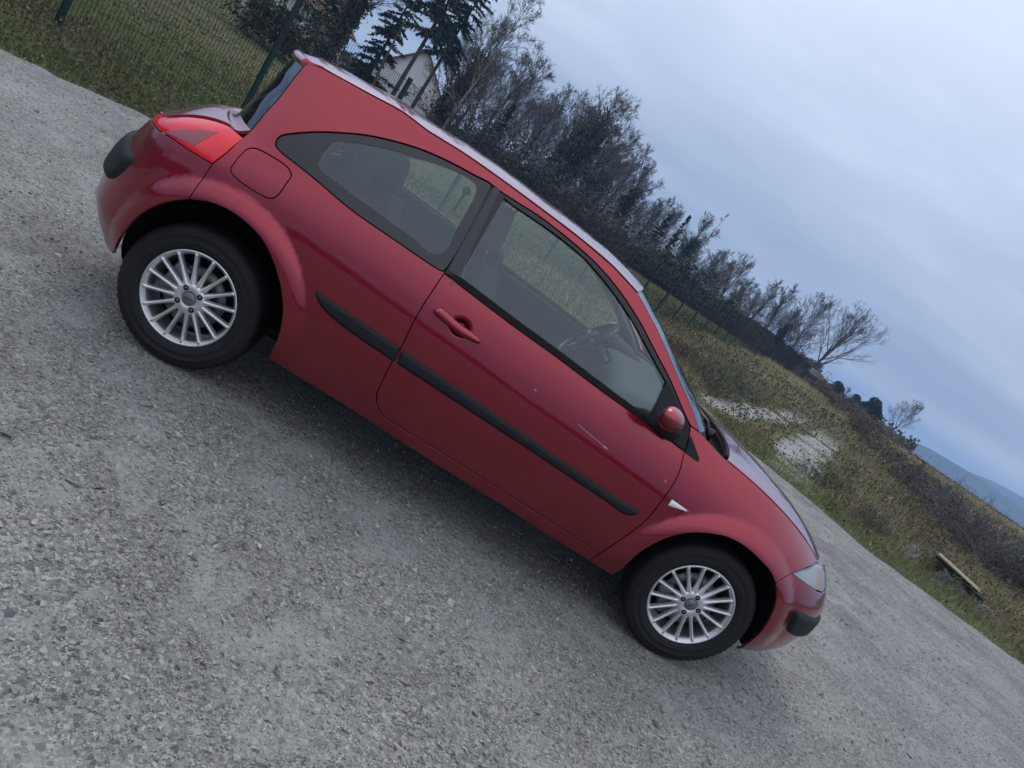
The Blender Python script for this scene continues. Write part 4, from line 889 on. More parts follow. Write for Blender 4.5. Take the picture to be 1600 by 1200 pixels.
qtrim = chain(([(.05, 1.05), (.20, 1.065), (.50, 1.03), (.84, .985), (.84, .97), (.05, 1.03), (.05, 1.05)], 'line'), step=.03)
# inner lining of the roof pillars and rear quarter
for sgn in (1, -1):
    lin_ = MB()
    p1 = P(np.array([.9, .86, .845, .845]), np.array([.96, 1.10, 1.25, 1.385])) * [1, sgn, 1] + [0, -sgn * -.0, 0]
    p1 = p1 + np.array([0, .045, 0]) * sgn
    lin_.tube(p1, [.045, .04, .036, .034], 8)
    ap = P(FT['apillar_out'][:, 0] - .05, FT['apillar_out'][:, 1] - .02) * [1, sgn, 1] + np.array([0, .045, -.01]) * [1, sgn, 1]
    lin_.tube(ap, .026, 8)
    rl = P(FT['ditch'][:, 0], FT['ditch'][:, 1] - .03) * [1, sgn, 1] + np.array([0, .045, 0]) * sgn
    lin_.tube(rl, .028, 8)
    zq = np.linspace(.97, 1.37, 9); aq = P(np.full(9, .186) + .08 * np.clip((zq - 1.2) / .17, 0, 1), zq) * [1, sgn, 1]; aq = aq + np.array([0, .03, 0]) * -sgn * np.sign(aq[0, 1]) * sgn
    bq = aq * [1, .62, 1] + [-.16, 0, 0]; lin_.add(np.vstack([aq, bq]), [(i, i + 1, 10 + i, 9 + i) for i in range(8)])
    lin_.build("pillar_lining", M['dash'], car, True)
cq = chain(([(-.110, 1.00), (-.098, 1.37), (-.02, 1.40), (.36, 1.395), (.20, 1.255), (.185, 1.20), (.18, 1.13), (.21, 1.085), (.30, 1.07), (.84, 1.04), (.84, 1.0), (.2, 1.02), (-.110, 1.00)], 'line'), step=.02)
panel("quarter_lining", cq, M['trim'], BP, grid=.03, off=-.026, flange=.015, lip=.01)
lofted("headlining", lambda u, v: cross2(roof_e, lin(-.17, .10), lambda v: .030 + .012 * np.sin(np.pi * v), 2.2)(u * .99, v) - np.array([0, 0, .028]), 21, 21, M['dash'], car, 0)

# seats
def seat(x, y, back_h, wid, name="front_seat"):
    s = link(bpy.data.objects.new(name, None), car); s.location = (x, y, .33)
    V, F = rbox((.50, wid, .16), .05, lambda a, b, c: (a, b, c + .02 * math.cos(b / wid * 6)))
    o = mk("seat_cushion", V, F, M['fabric'], s); o.location = (.24, 0, .17); o.rotation_euler = (0, R(-7), 0)
    V, F = rbox((.13, wid * .96, back_h), .045, lambda a, b, c: (a - .05 * (b / wid * 2) ** 2 * -1, b * (1 - .22 * max(0, c / back_h + .1)), c))
    o = mk("seat_back", V, F, M['fabric'], s); o.location = (-.09, 0, .19 + back_h / 2); o.rotation_euler = (0, R(-19), 0)
    V, F = rbox((.10, .25, .19), .04)
    o = mk("headrest", V, F, M['fabric'], s); o.location = (-.19 - (back_h - .58) * .3, 0, .22 + back_h + .10); o.rotation_euler = (0, R(-10), 0)
    for q in (-.05, .05): MB().tube([(-.17, q, .12 + back_h), (-.19, q, .28 + back_h)], .007, 6).build("headrest_post", M['chrome'], s)
    return s
seat(1.13, -.37, .59, .50); seat(1.13, .37, .59, .50)
seat(.46, -.36, .50, .56, "rear_seat"); seat(.46, .36, .50, .56, "rear_seat")
# belt anchor on the far centre pillar
for sgn in (1,):
    b = MB(); y = .70 * sgn
    top = np.array([.657, .665 * sgn, 1.267])
    b.tube([top + [0, 0, .01], top - [.008, .0, .145]], [.011, .009], 8); b.tube([top + [0, -.012 * sgn, 0], top + [0, .012 * sgn, 0]], .028, 18)
    b.build("belt_anchor", M['gloss_black'], car, True)
# dashboard and steering wheel
V, F = rbox((.46, 1.28, .24), .07, lambda a, b, c: (a + .08 * (1 - (b / .64) ** 2), b, c - .03 * (b / .68) ** 2 + (.05 * (a + .2) if c > 0 else 0)), 3, 1)
o = mk("dashboard", V, F, M['dash'], car); o.location = (1.935, 0, .90)
V, F = rbox((.24, .42, .10), .04); o = mk("instrument_hood", V, F, M['trim'], car); o.location = (1.90, .37, 1.005); o.rotation_euler = (0, R(8), 0)
V, F = rbox((.10, .28, .20), .03); o = mk("centre_console", V, F, M['gloss_black'], car); o.location = (1.84, 0, .90); o.rotation_euler = (0, R(-20), 0)
MB().box((1.772, .12, .93), (.01, .10, .045)).box((1.772, -.12, .93), (.01, .10, .045)).box((1.785, 0, .985), (.01, .16, .05)).build("air_vent", M['alloy_dull'], car)
V, F = rbox((.30, .22, .30), .05); o = mk("gear_console", V, F, M['trim'], car); o.location = (1.52, 0, .50)
MB().tube([(1.60, 0, .62), (1.58, 0, .80)], .010, 8).tube([(1.58, 0, .79), (1.575, 0, .85)], [.022, .024], 10).build("gear_lever", M['gloss_black'], car, True)
sw = link(bpy.data.objects.new("steering_wheel", None), car); sw.location = (1.715, .37, .955); sw.rotation_euler = (0, R(-56), 0)
a = np.linspace(0, 2 * np.pi, 49)
V = []; F = []
for i in range(48):
    for j in range(10):
        r = .185 + .016 * math.cos(j * math.pi / 5); V.append((r * math.cos(a[i]), r * math.sin(a[i]), .016 * math.sin(j * math.pi / 5)))
F = [(i * 10 + j, ((i + 1) % 48) * 10 + j, ((i + 1) % 48) * 10 + (j + 1) % 10, i * 10 + (j + 1) % 10) for i in range(48) for j in range(10)]
mk("wheel_ring", V, F, M['gloss_black'], sw)
V, F = rbox((.15, .17, .06), .025); o = mk("airbag_cover", V, F, M['black_plastic'], sw); o.location = (0, 0, -.01)
for q in (80, -80, 180): MB().tube([(.05 * math.cos(R(q)), .05 * math.sin(R(q)), -.01), (.18 * math.cos(R(q)), .18 * math.sin(R(q)), 0)], [.022, .014], 8).build("wheel_spoke", M['alloy_dull'], sw, True)
MB().tube([(0, 0, -.02), (0, 0, -.30)], [.035, .04], 12).build("steering_column", M['black_plastic'], sw, True)
MB().box((1.3, 0, .345), (2.2, 1.36, .03)).build("cabin_floor", M['dark'], car)
MB().box((.02, 0, .985), (.34, 1.16, .02)).build("parcel_shelf", M['dark'], car)
V, F = rbox((.05, .22, .07), .02); o = mk("rear_view_mirror", V, F, M['gloss_black'], car); o.location = (1.66, 0, 1.285)

# door mirrors
for sgn, dr in ((-1, doors[0]), (1, doors[1])):
    mr = link(bpy.data.objects.new("door_mirror", None), car); mr.location = (1.945, sgn * .945, 1.022); mr.rotation_euler = (0, 0, R(28) * sgn)
    bm = bmesh.new(); bmesh.ops.create_uvsphere(bm, u_segments=32, v_segments=20, radius=1)
    V = []
    for v in bm.verts:
        x, y, z = v.co
        fx = .062 if x > 0 else .052
        xx = max(x, -.62) * fx
        zz = z * (.054 if z > 0 else .050) * (1 - .12 * y * -sgn * 0)
        yy = y * .098
        V.append((xx, yy, zz + .012 * (y * sgn)))
    bm.verts.index_update(); Fall = [tuple(v.index for v in f.verts) for f in bm.faces]; cen = [f.calc_center_median() for f in bm.faces]; bm.free()
    up_, lo_ = [], []
    for f, c in zip(Fall, cen): (up_ if c.x > -.80 else lo_).append(f)
    def sub(fs):
        ids = sorted({i for f in fs for i in f}); mp_ = {i: k for k, i in enumerate(ids)}; return [V[i] for i in ids], [tuple(mp_[i] for i in f) for f in fs]
    mk("mirror_cap", *sub(up_), M['paint'], mr); mk("mirror_shell", *sub(lo_), M['black_plastic'], mr)
    MB().tube([(.005, -sgn * .05, -.03), (.01, -sgn * .13, -.055)], [.038, .050], 12).build("mirror_arm", M['black_plastic'], mr, True)

# wheels
def build_wheel():
    w = link(bpy.data.objects.new("wheel", None), car)
    pr = [(.205, .075), (.206, .088), (.205, -.080)]
    # tyre: sidewall bulge, ribs and shoulder blocks
    seg = 180; prof = [(.205, .090), (.222, .098), (.255, .102), (.285, .098), (.3015, .0885), (.309, .076), (.3125, .050), (.3135, .02), (.3135, -.02), (.3125, -.050), (.309, -.076), (.3045, -.086), (.297, -.0925), (.290, -.0965), (.286, -.0968), (.283, -.0985), (.270, -.1008), (.2685, -.1020), (.2665, -.1020), (.2650, -.1010), (.240, -.1005), (.2385, -.1013), (.2365, -.1013), (.235, -.1003), (.225, -.0970), (.216, -.0955), (.2145, -.0930), (.206, -.0905), (.2045, -.084)]
    V, F = lathe(prof, seg); V = V.copy(); n = len(prof)
    for i in range(seg):
        k = i % 3
        for j in range(n):
            r, y = prof[j]
            if k == 2 and (5 <= j <= 12) and abs(y) > .045:
                f_ = (r - .004) / r; V[i * n + j, 0] *= f_; V[i * n + j, 2] *= f_
            if abs(y) <= .05 and k == 1 and j in (7, 8): V[i * n + j, 0] *= .985; V[i * n + j, 2] *= .985
    o = mk("tyre", V, F, M['tyre'], w); o.data.polygons.foreach_set('use_smooth', np.ones(len(o.data.polygons), bool))
    o = mk("rim", *lathe([(.2045, -.086), (.2075, -.0905), (.2060, -.0935), (.2010, -.0945), (.1985, -.0925), (.1960, -.0855), (.1890, -.0800), (.1850, -.060), (.1800, .00), (.1850, .07), (.205, .085)], 96), M['alloy'], w)
    hub = [(.0005, -.0830), (.030, -.0830), (.0315, -.0865), (.034, -.0885), (.046, -.0890), (.060, -.0885), (.068, -.0830), (.072, -.066), (.072, -.045), (.0005, -.045)]
    mk("hub", *lathe(hub, 64), M['alloy'], w)
    # spokes: 16 narrow ridges flaring into the hub
    r_ = np.array([.050, .066, .082, .110, .150, .185, .199]); yc = np.array([-.0885, -.0875, -.0865, -.0855, -.0865, -.0890, -.0925])
    wt = np.array([.0092, .0080, .0063, .0053, .0051, .0056, .0064]); wb = np.array([.0155, .0148, .0118, .0098, .0098, .0108, .0125]); dp = np.array([.030, .028, .024, .021, .021, .023, .026])
    V = []; m = len(r_)
    for i in range(m): V += [(r_[i], yc[i] + dp[i], -wb[i]), (r_[i], yc[i] + .004, -wt[i] - .0012), (r_[i], yc[i], -wt[i] * .55), (r_[i], yc[i], wt[i] * .55), (r_[i], yc[i] + .004, wt[i] + .0012), (r_[i], yc[i] + dp[i], wb[i])]
    F = [(i * 6 + j, i * 6 + j + 1, (i + 1) * 6 + j + 1, (i + 1) * 6 + j) for i in range(m - 1) for j in range(5)] + [tuple(range((m - 1) * 6, m * 6))]
    base = None
    for k in range(16):
        if base is None: base = mk("spoke", V, F, M['alloy'], w); so = base
        else: so = base.copy(); COL.objects.link(so); so.parent = w
        so.rotation_euler = (0, -R(39 + 22.5 * k), 0)
    for k in range(4):
        t = R(39 + 90 * k); c = (.048 * math.cos(t), .048 * math.sin(t))
        V, F = lathe([(.0125, -.0888), (.0118, -.0896), (.0001, -.0894)], 20); o = mk("lug_hole_shade", V, F, M['dark'], w); o.location = (c[0], 0, c[1])  # dark disc proud of the hub, its colour standing in for recess shade
        V, F = lathe([(.0001, -.0925), (.0040, -.0922), (.0068, -.0900), (.0070, -.079)], 6); o = mk("lug_nut", V, F, M['steel'], w, False); o.location = (c[0], 0, c[1])
    cap = mk("centre_cap", *lathe([(.0001, -.0925), (.024, -.0918), (.0262, -.0905), (.0275, -.0885)], 48), M['alloy_dull'], w)
    # small dark script mark across the cap
    MB().tube([(-.017, -.0927, -.003), (-.011, -.0929, .0035), (-.005, -.093, -.0015), (.002, -.093, .003), (.008, -.0929, -.001), (.017, -.0925, .003)], .0013, 4).build("cap_mark", M['dark'], w)
    mk("brake_disc", *lathe([(.060, -.030), (.135, -.030), (.135, -.018), (.060, -.018)], 64, True), M['steel'], w)
    mk("disc_bell", *lathe([(.0005, -.045), (.065, -.044), (.068, -.030)], 48), M['steel'], w)
    V, F = rbox((.075, .06, .15), .012, None, 2, 0); o = mk("brake_caliper", V, F, M['alloy_dull'], w); o.location = (-.105, -.020, .03); o.rotation_euler = (0, R(15), 0)
    mk("hub_backing", *lathe([(.0005, .01), (.17, .01)], 48), M['dark'], w)
    return w
w0 = build_wheel(); w0.location = (0, -.690, .3135)
for x, sgn, ang in ((2.625, -1, 45), (0, 1, 20), (2.625, 1, 63)):
    w = copy_tree(w0, car); w.location = (x, sgn * .690, .3135)
    w.rotation_euler = (0, -R(ang), 0) if sgn < 0 else (0, R(ang), R(180))

# ---------------------------------------------------------------- fence
def polar(az, d): return CAM_POS[0] + d * math.sin(R(az)), CAM_POS[1] + d * math.cos(R(az))
def th(x, y): return float(terrain(np.array(float(x)), np.array(float(y))))
M['green_metal'] = mat('dark_green_metal', (.008, .028, .024), .5, spec=.35, var=.3, vscale=5); M['green_wire'] = mat('dark_green_wire', (.004, .010, .009), .6, spec=.2)
FD = np.array([math.sin(R(31.6)), math.cos(R(31.6))]); FA = np.array([-4.22, 4.61]); FN = np.array([-FD[1], FD[0]])
fence = thing("wire_fence", "long green wire mesh fence on square posts running behind the car into the distance", "fence", (FA[0], FA[1], 0))
post_me = panel_me = None
def wires(n_v, zs):
    V, F = [], []
    def wire(pts, r):
        n0 = len(V)
        for p in pts:
            for a in (90, 210, 330): V.append((p[0] + r * math.cos(R(a)), p[1] + (r * math.sin(R(a))), p[2]) if abs(pts[0][0] - pts[-1][0]) < .5 else (p[0], p[1] + r * math.cos(R(a)), p[2] + r * math.sin(R(a))))
        for i in range(len(pts) - 1):
            for j in range(3): F.append((n0 + i * 3 + j, n0 + i * 3 + (j + 1) % 3, n0 + (i + 1) * 3 + (j + 1) % 3, n0 + (i + 1) * 3 + j))
    zz = []
    for z in np.linspace(.05, 1.80, 5)[:-1]: zz += [(z, 0), (z + .16, 0), (z + .20, .03), (z + .24, 0)]
    zz += [(1.80, 0), (1.83, 0)]
    for i in range(n_v): 
        x = -1.22 + 2.44 * i / (n_v - 1); wire([(x, y, z) for z, y in zz], .0036)
    for z in zs: wire([(-1.22, 0, z), (0, 0, z), (1.22, 0, z)], .0036)
    return V, F
hz_ = sorted([.05, .25, .46, .67, .87, 1.08, 1.34, 1.57, 1.80])
for k in range(-4, 31):
    q = FA + FD * 2.5 * k; z = th(*q)
    if post_me is None:
        o = MB().box((0, 0, .94), (.06, .06, 1.94)).box((0, 0, 1.915), (.066, .066, .012)).box((0, -.036, 1.45), (.05, .014, .05)).box((0, -.036, .85), (.05, .014, .05)).box((0, -.036, .25), (.05, .014, .05)).build("post", M['green_metal'], fence); post_me = o.data
    else: o = link(bpy.data.objects.new("post", post_me), fence)
    o.location = (q[0] - FA[0], q[1] - FA[1], z - .05); o.rotation_euler = (rng.normal(0, .008), rng.normal(0, .008), R(90 - 31.6))
    if k < 30:
        q2 = q + FD * 1.25
        if panel_me is None: o = mk("mesh_panel", *wires(49, hz_), M['green_wire'], fence, False); panel_me = o.data
        else: o = link(bpy.data.objects.new("mesh_panel", panel_me), fence)
        z2 = th(*(q + FD * 2.5)); o.location = (q2[0] - FA[0], q2[1] - FA[1], (z + z2) / 2); o.rotation_euler = (0, -math.atan2(z2 - z, 2.5), R(90 - 31.6))
def fence_side(x, y): return (np.asarray(x) - FA[0]) * FN[0] + (np.asarray(y) - FA[1]) * FN[1]   # positive behind the fence

# ---------------------------------------------------------------- houses
def plaster(name, c): return mat(name, c, .9, spec=.15, var=.10, vscale=1.2, bump=.4, bscale=30)
M['plaster_white'] = plaster('white_plaster', (.62, .63, .64)); M['plaster_grey'] = plaster('grey_plaster', (.66, .67, .69))
def tile_mat():
    m = mat('brown_tiles', (.16, .085, .062), .8, spec=.2); t = m.node_tree; b = t.nodes['Principled BSDF']; tc = nn(t, 'ShaderNodeTexCoord')
    br = nn(t, 'ShaderNodeTexBrick', i_Scale=1.0); br.inputs['Color1'].default_value = (.17, .09, .065, 1); br.inputs['Color2'].default_value = (.12, .065, .05, 1); br.inputs['Mortar'].default_value = (.05, .03, .025, 1)
    br.inputs['Brick Width'].default_value = .22; br.inputs['Row Height'].default_value = .34; br.inputs['Mortar Size'].default_value = .02
    t.links.new(tc.outputs['Object'], br.inputs['Vector']); t.links.new(br.outputs[0], b.inputs['Base Color']); return m
M['tiles'] = tile_mat(); M['shed_wood'] = mat('weathered_grey_wood', (.14, .13, .125), .85, spec=.15, var=.3, vscale=3); M['wood_dark'] = mat('dark_wood', (.055, .035, .025), .7, var=.3); M['pane'] = mat('dark_pane', (.03, .035, .04), .08, spec=.6, coat=.6)
def house(label, loc, rz, W_, D_, h, rise, wallm, wins, chimney=None, over=.45):
    """gable end faces local -y"""
    hs = thing("house", label, "house", loc, rz)
    V = [(-W_/2, 0, -1), (W_/2, 0, -1), (W_/2, 0, h), (0, 0, h + rise), (-W_/2, 0, h)]; V += [(x, D_, z) for x, _, z in V]
    mk("wall", V, [(0, 1, 2, 3, 4), (9, 8, 7, 6, 5), (1, 6, 7, 2), (5, 0, 4, 9)], wallm, hs, False)
    rf = MB(); sl = rise / (W_ / 2)
    for s in (-1, 1):
        xo = s * (W_ / 2 + over); zo = h - over * sl
        a = [(0, -over, h + rise + .02), (xo, -over, zo + .02), (xo, D_ + over, zo + .02), (0, D_ + over, h + rise + .02)]
        bq = [(x, y, z + .16) for x, y, z in a]
        rf.add(a + bq, [(0, 1, 2, 3), (7, 6, 5, 4), (0, 4, 5, 1), (1, 5, 6, 2), (2, 6, 7, 3)] if s > 0 else [(3, 2, 1, 0), (4, 5, 6, 7), (1, 5, 4, 0), (2, 6, 5, 1), (3, 7, 6, 2)])
    roof_ = rf.build("roof", M['tiles'], hs)
    # rows of tiles as real ribs
    rb = MB()
    for s in (-1, 1):
        n = int(math.hypot(W_ / 2 + over, rise + over * sl) / .34)
        for i in range(1, n):
            f = i / n; x = s * f * (W_ / 2 + over); z = h + rise + .18 - f * (rise + over * sl); rb.box((x, D_ / 2, z + .012), (.05, D_ + 2 * over, .04))
    t_ = rb.build("tile_rows", M['tiles'], roof_); t_['kind'] = 'stuff'
    for (side, u_, z_, w_, hh) in wins:
        f = MB()
        if side == 'g': c = (u_, -.02, z_); d = (w_, .12, hh); pc = (u_, -.06, z_); pd = (w_ - .16, .06, hh - .16); mb = MB().box((u_, -.10, z_), (.05, .04, hh - .14))
        else: c = (W_/2 + .02 if side == 'r' else -W_/2 - .02, u_, z_); d = (.12, w_, hh); pc = (c[0] + (.04 if side == 'r' else -.04), u_, z_); pd = (.06, w_ - .16, hh - .16); mb = MB().box((pc[0] + (.04 if side == 'r' else -.04), u_, z_), (.04, .05, hh - .14))
        fo = f.box(c, d).build("window", M['plaster_white'], hs); MB().box(pc, pd).build("pane", M['pane'], fo); mb.build("mullion", M['plaster_white'], fo)
    if chimney: MB().box((chimney[0], chimney[1], h + rise * .75 + .5), (.6, .6, 1.9)).box((chimney[0], chimney[1], h + rise * .75 + 1.5), (.75, .75, .12)).build("chimney", wallm, roof_)
    return hs
x, y = polar(-11.2, 74); house("white gabled house with a steep roof between the spruces and the ivy trunk", (x, y, th(x, y)), R(8), 7.0, 10, 2.55, 3.3, M['plaster_grey'], [('r', 4, 1.4, 1.0, 1.1)])
x, y = polar(-17.6, 70); house("low white house with a brown tiled roof behind the left spruces", (x, y, th(x, y)), R(100), 8.0, 15, 2.5, 2.6, M['plaster_white'], [('r', 3, 1.4, 1.1, 1.2), ('r', 8, 1.4, 1.1, 1.2), ('l', 4, 1.4, 1.1, 1.2), ('l', 10, 1.4, 1.1, 1.2)], (1.0, 6))
x, y = polar(-24.5, 64); house("white house wall at the far left edge behind the fence", (x, y, th(x, y)), R(-12), 9.0, 11, 3.0, 3.0, M['plaster_white'], [('g', 2.2, 1.5, 1.1, 1.2), ('g', -1.2, 1.5, 1.1, 1.2)])
x, y = polar(24.55, 88); sh = house("small grey shed at the far end of the fence beside the pale leaning tree", (x, y, th(x, y)), R(-62), 3.0, 4, 1.3, .5, M['wood_dark'], [], None, .3)
sh['category'] = "shed"; sh.name = "shed"
for c_ in list(sh.children) + [g_ for c in sh.children for g_ in c.children]: c_.data.materials[0] = M['shed_wood']

# ---------------------------------------------------------------- trees
def tubes(Pp, Rr, k):
    n, m, _ = Pp.shape; t = np.gradient(Pp, axis=1); t /= np.linalg.norm(t, axis=2, keepdims=True) + 1e-9
    a = np.where(np.abs(t[:, :1, 2:3]) < .9, np.array([0, 0, 1.0]), np.array([1.0, 0, 0])); a = np.broadcast_to(a, t.shape)
    u = np.cross(t, a); u /= np.linalg.norm(u, axis=2, keepdims=True) + 1e-9; w = np.cross(t, u); an = np.arange(k) * 2 * np.pi / k
    V = Pp[:, :, None] + Rr[:, :, None, None] * (np.cos(an)[:, None] * u[:, :, None] + np.sin(an)[:, None] * w[:, :, None])
    i, j, q = np.meshgrid(np.arange(n), np.arange(m - 1), np.arange(k), indexing='ij'); b = (i * m + j) * k
    F = np.stack([b + q, b + (q + 1) % k, b + k + (q + 1) % k, b + k + q], -1).reshape(-1, 4)
    return V.reshape(-1, 3), F
def tri_of(F): return np.concatenate([F[:, :3], F[:, [0, 2, 3]]]) if F.shape[1] == 4 else F
def join(parts):
    V, F, n = [], [], 0
    for v, f in parts: V.append(v); F.append(tri_of(f) + n); n += len(v)
    return np.concatenate(V), np.concatenate(F)
def grow(r, S, D, Ln, m, up, jit):
    """curved branch polylines"""
    n = len(S); Pp = np.zeros((n, m, 3)); Pp[:, 0] = S; d = D.copy()
    for i in range(1, m):
        d = d + r.normal(0, jit, d.shape) + np.array([0, 0, up]); d /= np.linalg.norm(d, axis=1, keepdims=True); Pp[:, i] = Pp[:, i - 1] + d * (Ln / (m - 1))[:, None]
    return Pp, d
def spawn(r, Pp, Ln, per, t0, ang, lr, upb):
    n, m, _ = Pp.shape; i = np.repeat(np.arange(n), per); t = t0 + (1 - t0) * r.random(len(i)) ** .8
    f = t * (m - 1); k = np.minimum(f.astype(int), m - 2); g = (f - k)[:, None]; S = Pp[i, k] * (1 - g) + Pp[i, k + 1] * g
    d = Pp[i, k + 1] - Pp[i, k]; d /= np.linalg.norm(d, axis=1, keepdims=True); q = r.normal(size=d.shape); q -= (q * d).sum(1, keepdims=True) * d; q /= np.linalg.norm(q, axis=1, keepdims=True)
    an = np.radians(r.normal(ang, 10, len(i)))[:, None]; D = d * np.cos(an) + q * np.sin(an) + np.array([0, 0, upb]); D /= np.linalg.norm(D, axis=1, keepdims=True)
    return S, D, Ln[i] * lr * (1.15 - .6 * t) * r.uniform(.7, 1.25, len(i)), t, i
def blades3(r, S, D, Ln, wid):
    q = r.normal(size=D.shape); q -= (q * D).sum(1, keepdims=True) * D; q /= np.linalg.norm(q, axis=1, keepdims=True) + 1e-9
    V = np.stack([S - q * wid[:, None] / 2, S + q * wid[:, None] / 2, S + D * Ln[:, None]], 1).reshape(-1, 3); return V, np.arange(len(V)).reshape(-1, 3)
def bare_tree(seed, H=10, tr=.16, cb=.25, el=50, spread=.42, n=(15, 7, 6, 6), lean=(0, 0), up=.06, top=.85, forks=0, tw=.017):
    r = np.random.default_rng(seed); m = 10
    T, _ = grow(r, np.zeros((1, 3)), np.array([[lean[0], lean[1], 1.0]]), np.array([H * top]), m, .02, .05)
    rad = tr * (1 - np.linspace(0, 1, m) * .82)[None]; rad[0, 0] *= 1.35
    tk = [tubes(T, rad, 8)]
    i = np.linspace(cb, .98, n[0]) + r.normal(0, .02, n[0]); i = np.clip(i, .05, .99); f = i * (m - 1); k = np.minimum(f.astype(int), m - 2); S = T[0, k] * (1 - (f - k))[:, None] + T[0, k + 1] * (f - k)[:, None]
    az = np.arange(n[0]) * 2.4 + r.normal(0, .4, n[0]); e = np.radians(el + 28 * i + r.normal(0, 8, n[0])); D = np.stack([np.cos(az) * np.cos(e), np.sin(az) * np.cos(e), np.sin(e)], 1)
    L1 = H * spread * (1.15 - .75 * i) * r.uniform(.75, 1.2, n[0]); A, _ = grow(r, S, D, L1, 7, up, .10)
    r1 = (tr * .42 * (1.1 - .75 * i))[:, None] * (1 - np.linspace(0, 1, 7) * .75)[None]; tk.append(tubes(A, r1, 5))
    S2, D2, L2_, t2, i2 = spawn(r, A, L1, n[1], .22, 38, .52, .12); B, _ = grow(r, S2, D2, L2_, 5, up, .13)
    r2 = np.maximum(r1[i2, 0] * (1 - .7 * t2) * .5, .010)[:, None] * (1 - np.linspace(0, 1, 5) * .65)[None]
    S3, D3, L3, t3, i3 = spawn(r, B, L2_, n[2], .2, 36, .5, .12); C, _ = grow(r, S3, D3, L3, 4, up, .16); r3 = np.full((len(S3), 4), .0095) * np.linspace(1, .55, 4)
    S4, D4, L4, _, _ = spawn(r, C, L3, n[3], .1, 34, .62, .10); L4 = np.maximum(L4, .22)
    tw_ = blades3(r, S4, D4, L4, np.full(len(S4), tw))
    return dict(trunk=join(tk), crown=join([tubes(B, r2, 4), tubes(C, r3, 3), tw_]), T=T[0], A=A)
def leaf_cloud(r, C, size):
    n = len(C); a = r.normal(size=(n, 3)); a /= np.linalg.norm(a, axis=1, keepdims=True); b = r.normal(size=(n, 3)); b -= (a * b).sum(1, keepdims=True) * a; b /= np.linalg.norm(b, axis=1, keepdims=True); s = (np.asarray(size) * r.uniform(.6, 1.3, n))[:, None]
    V = np.stack([C - a * s, C + b * s * .6, C + a * s, C - b * s * .6], 1).reshape(-1, 3); return V, np.arange(4 * n).reshape(-1, 4)
def ivy_on(r, tree, hmax, n, wid, limbs=True):
    T = tree['T']; z = r.random(n) ** .8 * hmax; zz = T[:, 2]; c = np.stack([np.interp(z, zz, T[:, 0]), np.interp(z, zz, T[:, 1]), z], 1)
    a = r.uniform(0, 6.28, n); clump = .55 + .55 * np.abs(np.sin(z * 1.7 + a * 1.5)) ; rr_ = wid * (1.15 - .7 * z / hmax) * clump * r.uniform(.35, 1.1, n); c[:, 0] += rr_ * np.cos(a); c[:, 1] += rr_ * np.sin(a)
    pts = [c]
    if limbs:
        A = tree['A']; ok = np.where(A[:, 0, 2] < hmax * 1.05)[0]
        for i in ok:
            k = int(n * .05); t = r.random(k) * 2.4; j = t.astype(int); q = A[i, j] * (1 - (t - j))[:, None] + A[i, j + 1] * (t - j)[:, None]; pts.append(q + r.normal(0, wid * .28, (k, 3)))
    return leaf_cloud(r, np.concatenate(pts), .115)
def spruce(seed, H=11, base=.12, wid=2.1, nb=150, droop=-.06, needle=60, tr=.16):
    r = np.random.default_rng(seed); T, _ = grow(r, np.zeros((1, 3)), np.array([[0, 0, 1.0]]), np.array([H]), 9, .03, .015)
    i = base + (1 - base) * np.sort(r.random(nb)); c = np.stack([np.interp(i, np.linspace(0, 1, 9), T[0, :, q]) for q in range(3)], 1); az = r.uniform(0, 6.28, nb)
    e = np.radians(-8 + 45 * i ** 3 + r.normal(0, 8, nb)); D = np.stack([np.cos(az) * np.cos(e), np.sin(az) * np.cos(e), np.sin(e)], 1); Ln = wid * (1.02 - i) ** .8 * r.uniform(.55, 1.15, nb) + .15
    A, _ = grow(r, c, D, Ln, 5, droop, .06); rad = np.full((nb, 5), .018) * np.linspace(1, .4, 5)
    S, D2, L2_, t, _ = spawn(r, A, np.maximum(Ln, .5), needle, .08, 55, .22, -.35); nd = blades3(r, S, D2, np.clip(L2_, .14, .5), np.full(len(S), .12))
    return dict(trunk=join([tubes(T, (tr * (1 - np.linspace(0, 1, 9) * .9))[None], 7), tubes(A, rad, 4)]), crown=nd, T=T[0], A=A)
def blob_tree(seed, H, blobs, n, size, tr=.14):
    r = np.random.default_rng(seed); T, _ = grow(r, np.zeros((1, 3)), np.array([[0, 0, 1.0]]), np.array([H * .8]), 7, .02, .06); tk = [tubes(T, (tr * (1 - np.linspace(0, 1, 7) * .7))[None], 7)]; C = []
    for (bx_, by_, bz_, br) in blobs:
        k = int(n * br * br); d = r.normal(size=(k, 3)); d /= np.linalg.norm(d, axis=1, keepdims=True); C.append(np.array([bx_, by_, bz_]) + d * (br * r.uniform(.45, 1.08, k) ** .6)[:, None] * [1, 1, .72])
        b0 = T[0, 3]; tk.append(tubes(np.array([[b0, (b0 + [bx_, by_, bz_]) / 2 + [0, 0, -.2], [bx_, by_, bz_]]]), np.array([[tr * .5, tr * .35, tr * .15]]), 5))
    return dict(trunk=join(tk), crown=leaf_cloud(r, np.concatenate(C), size), T=T[0], A=None)
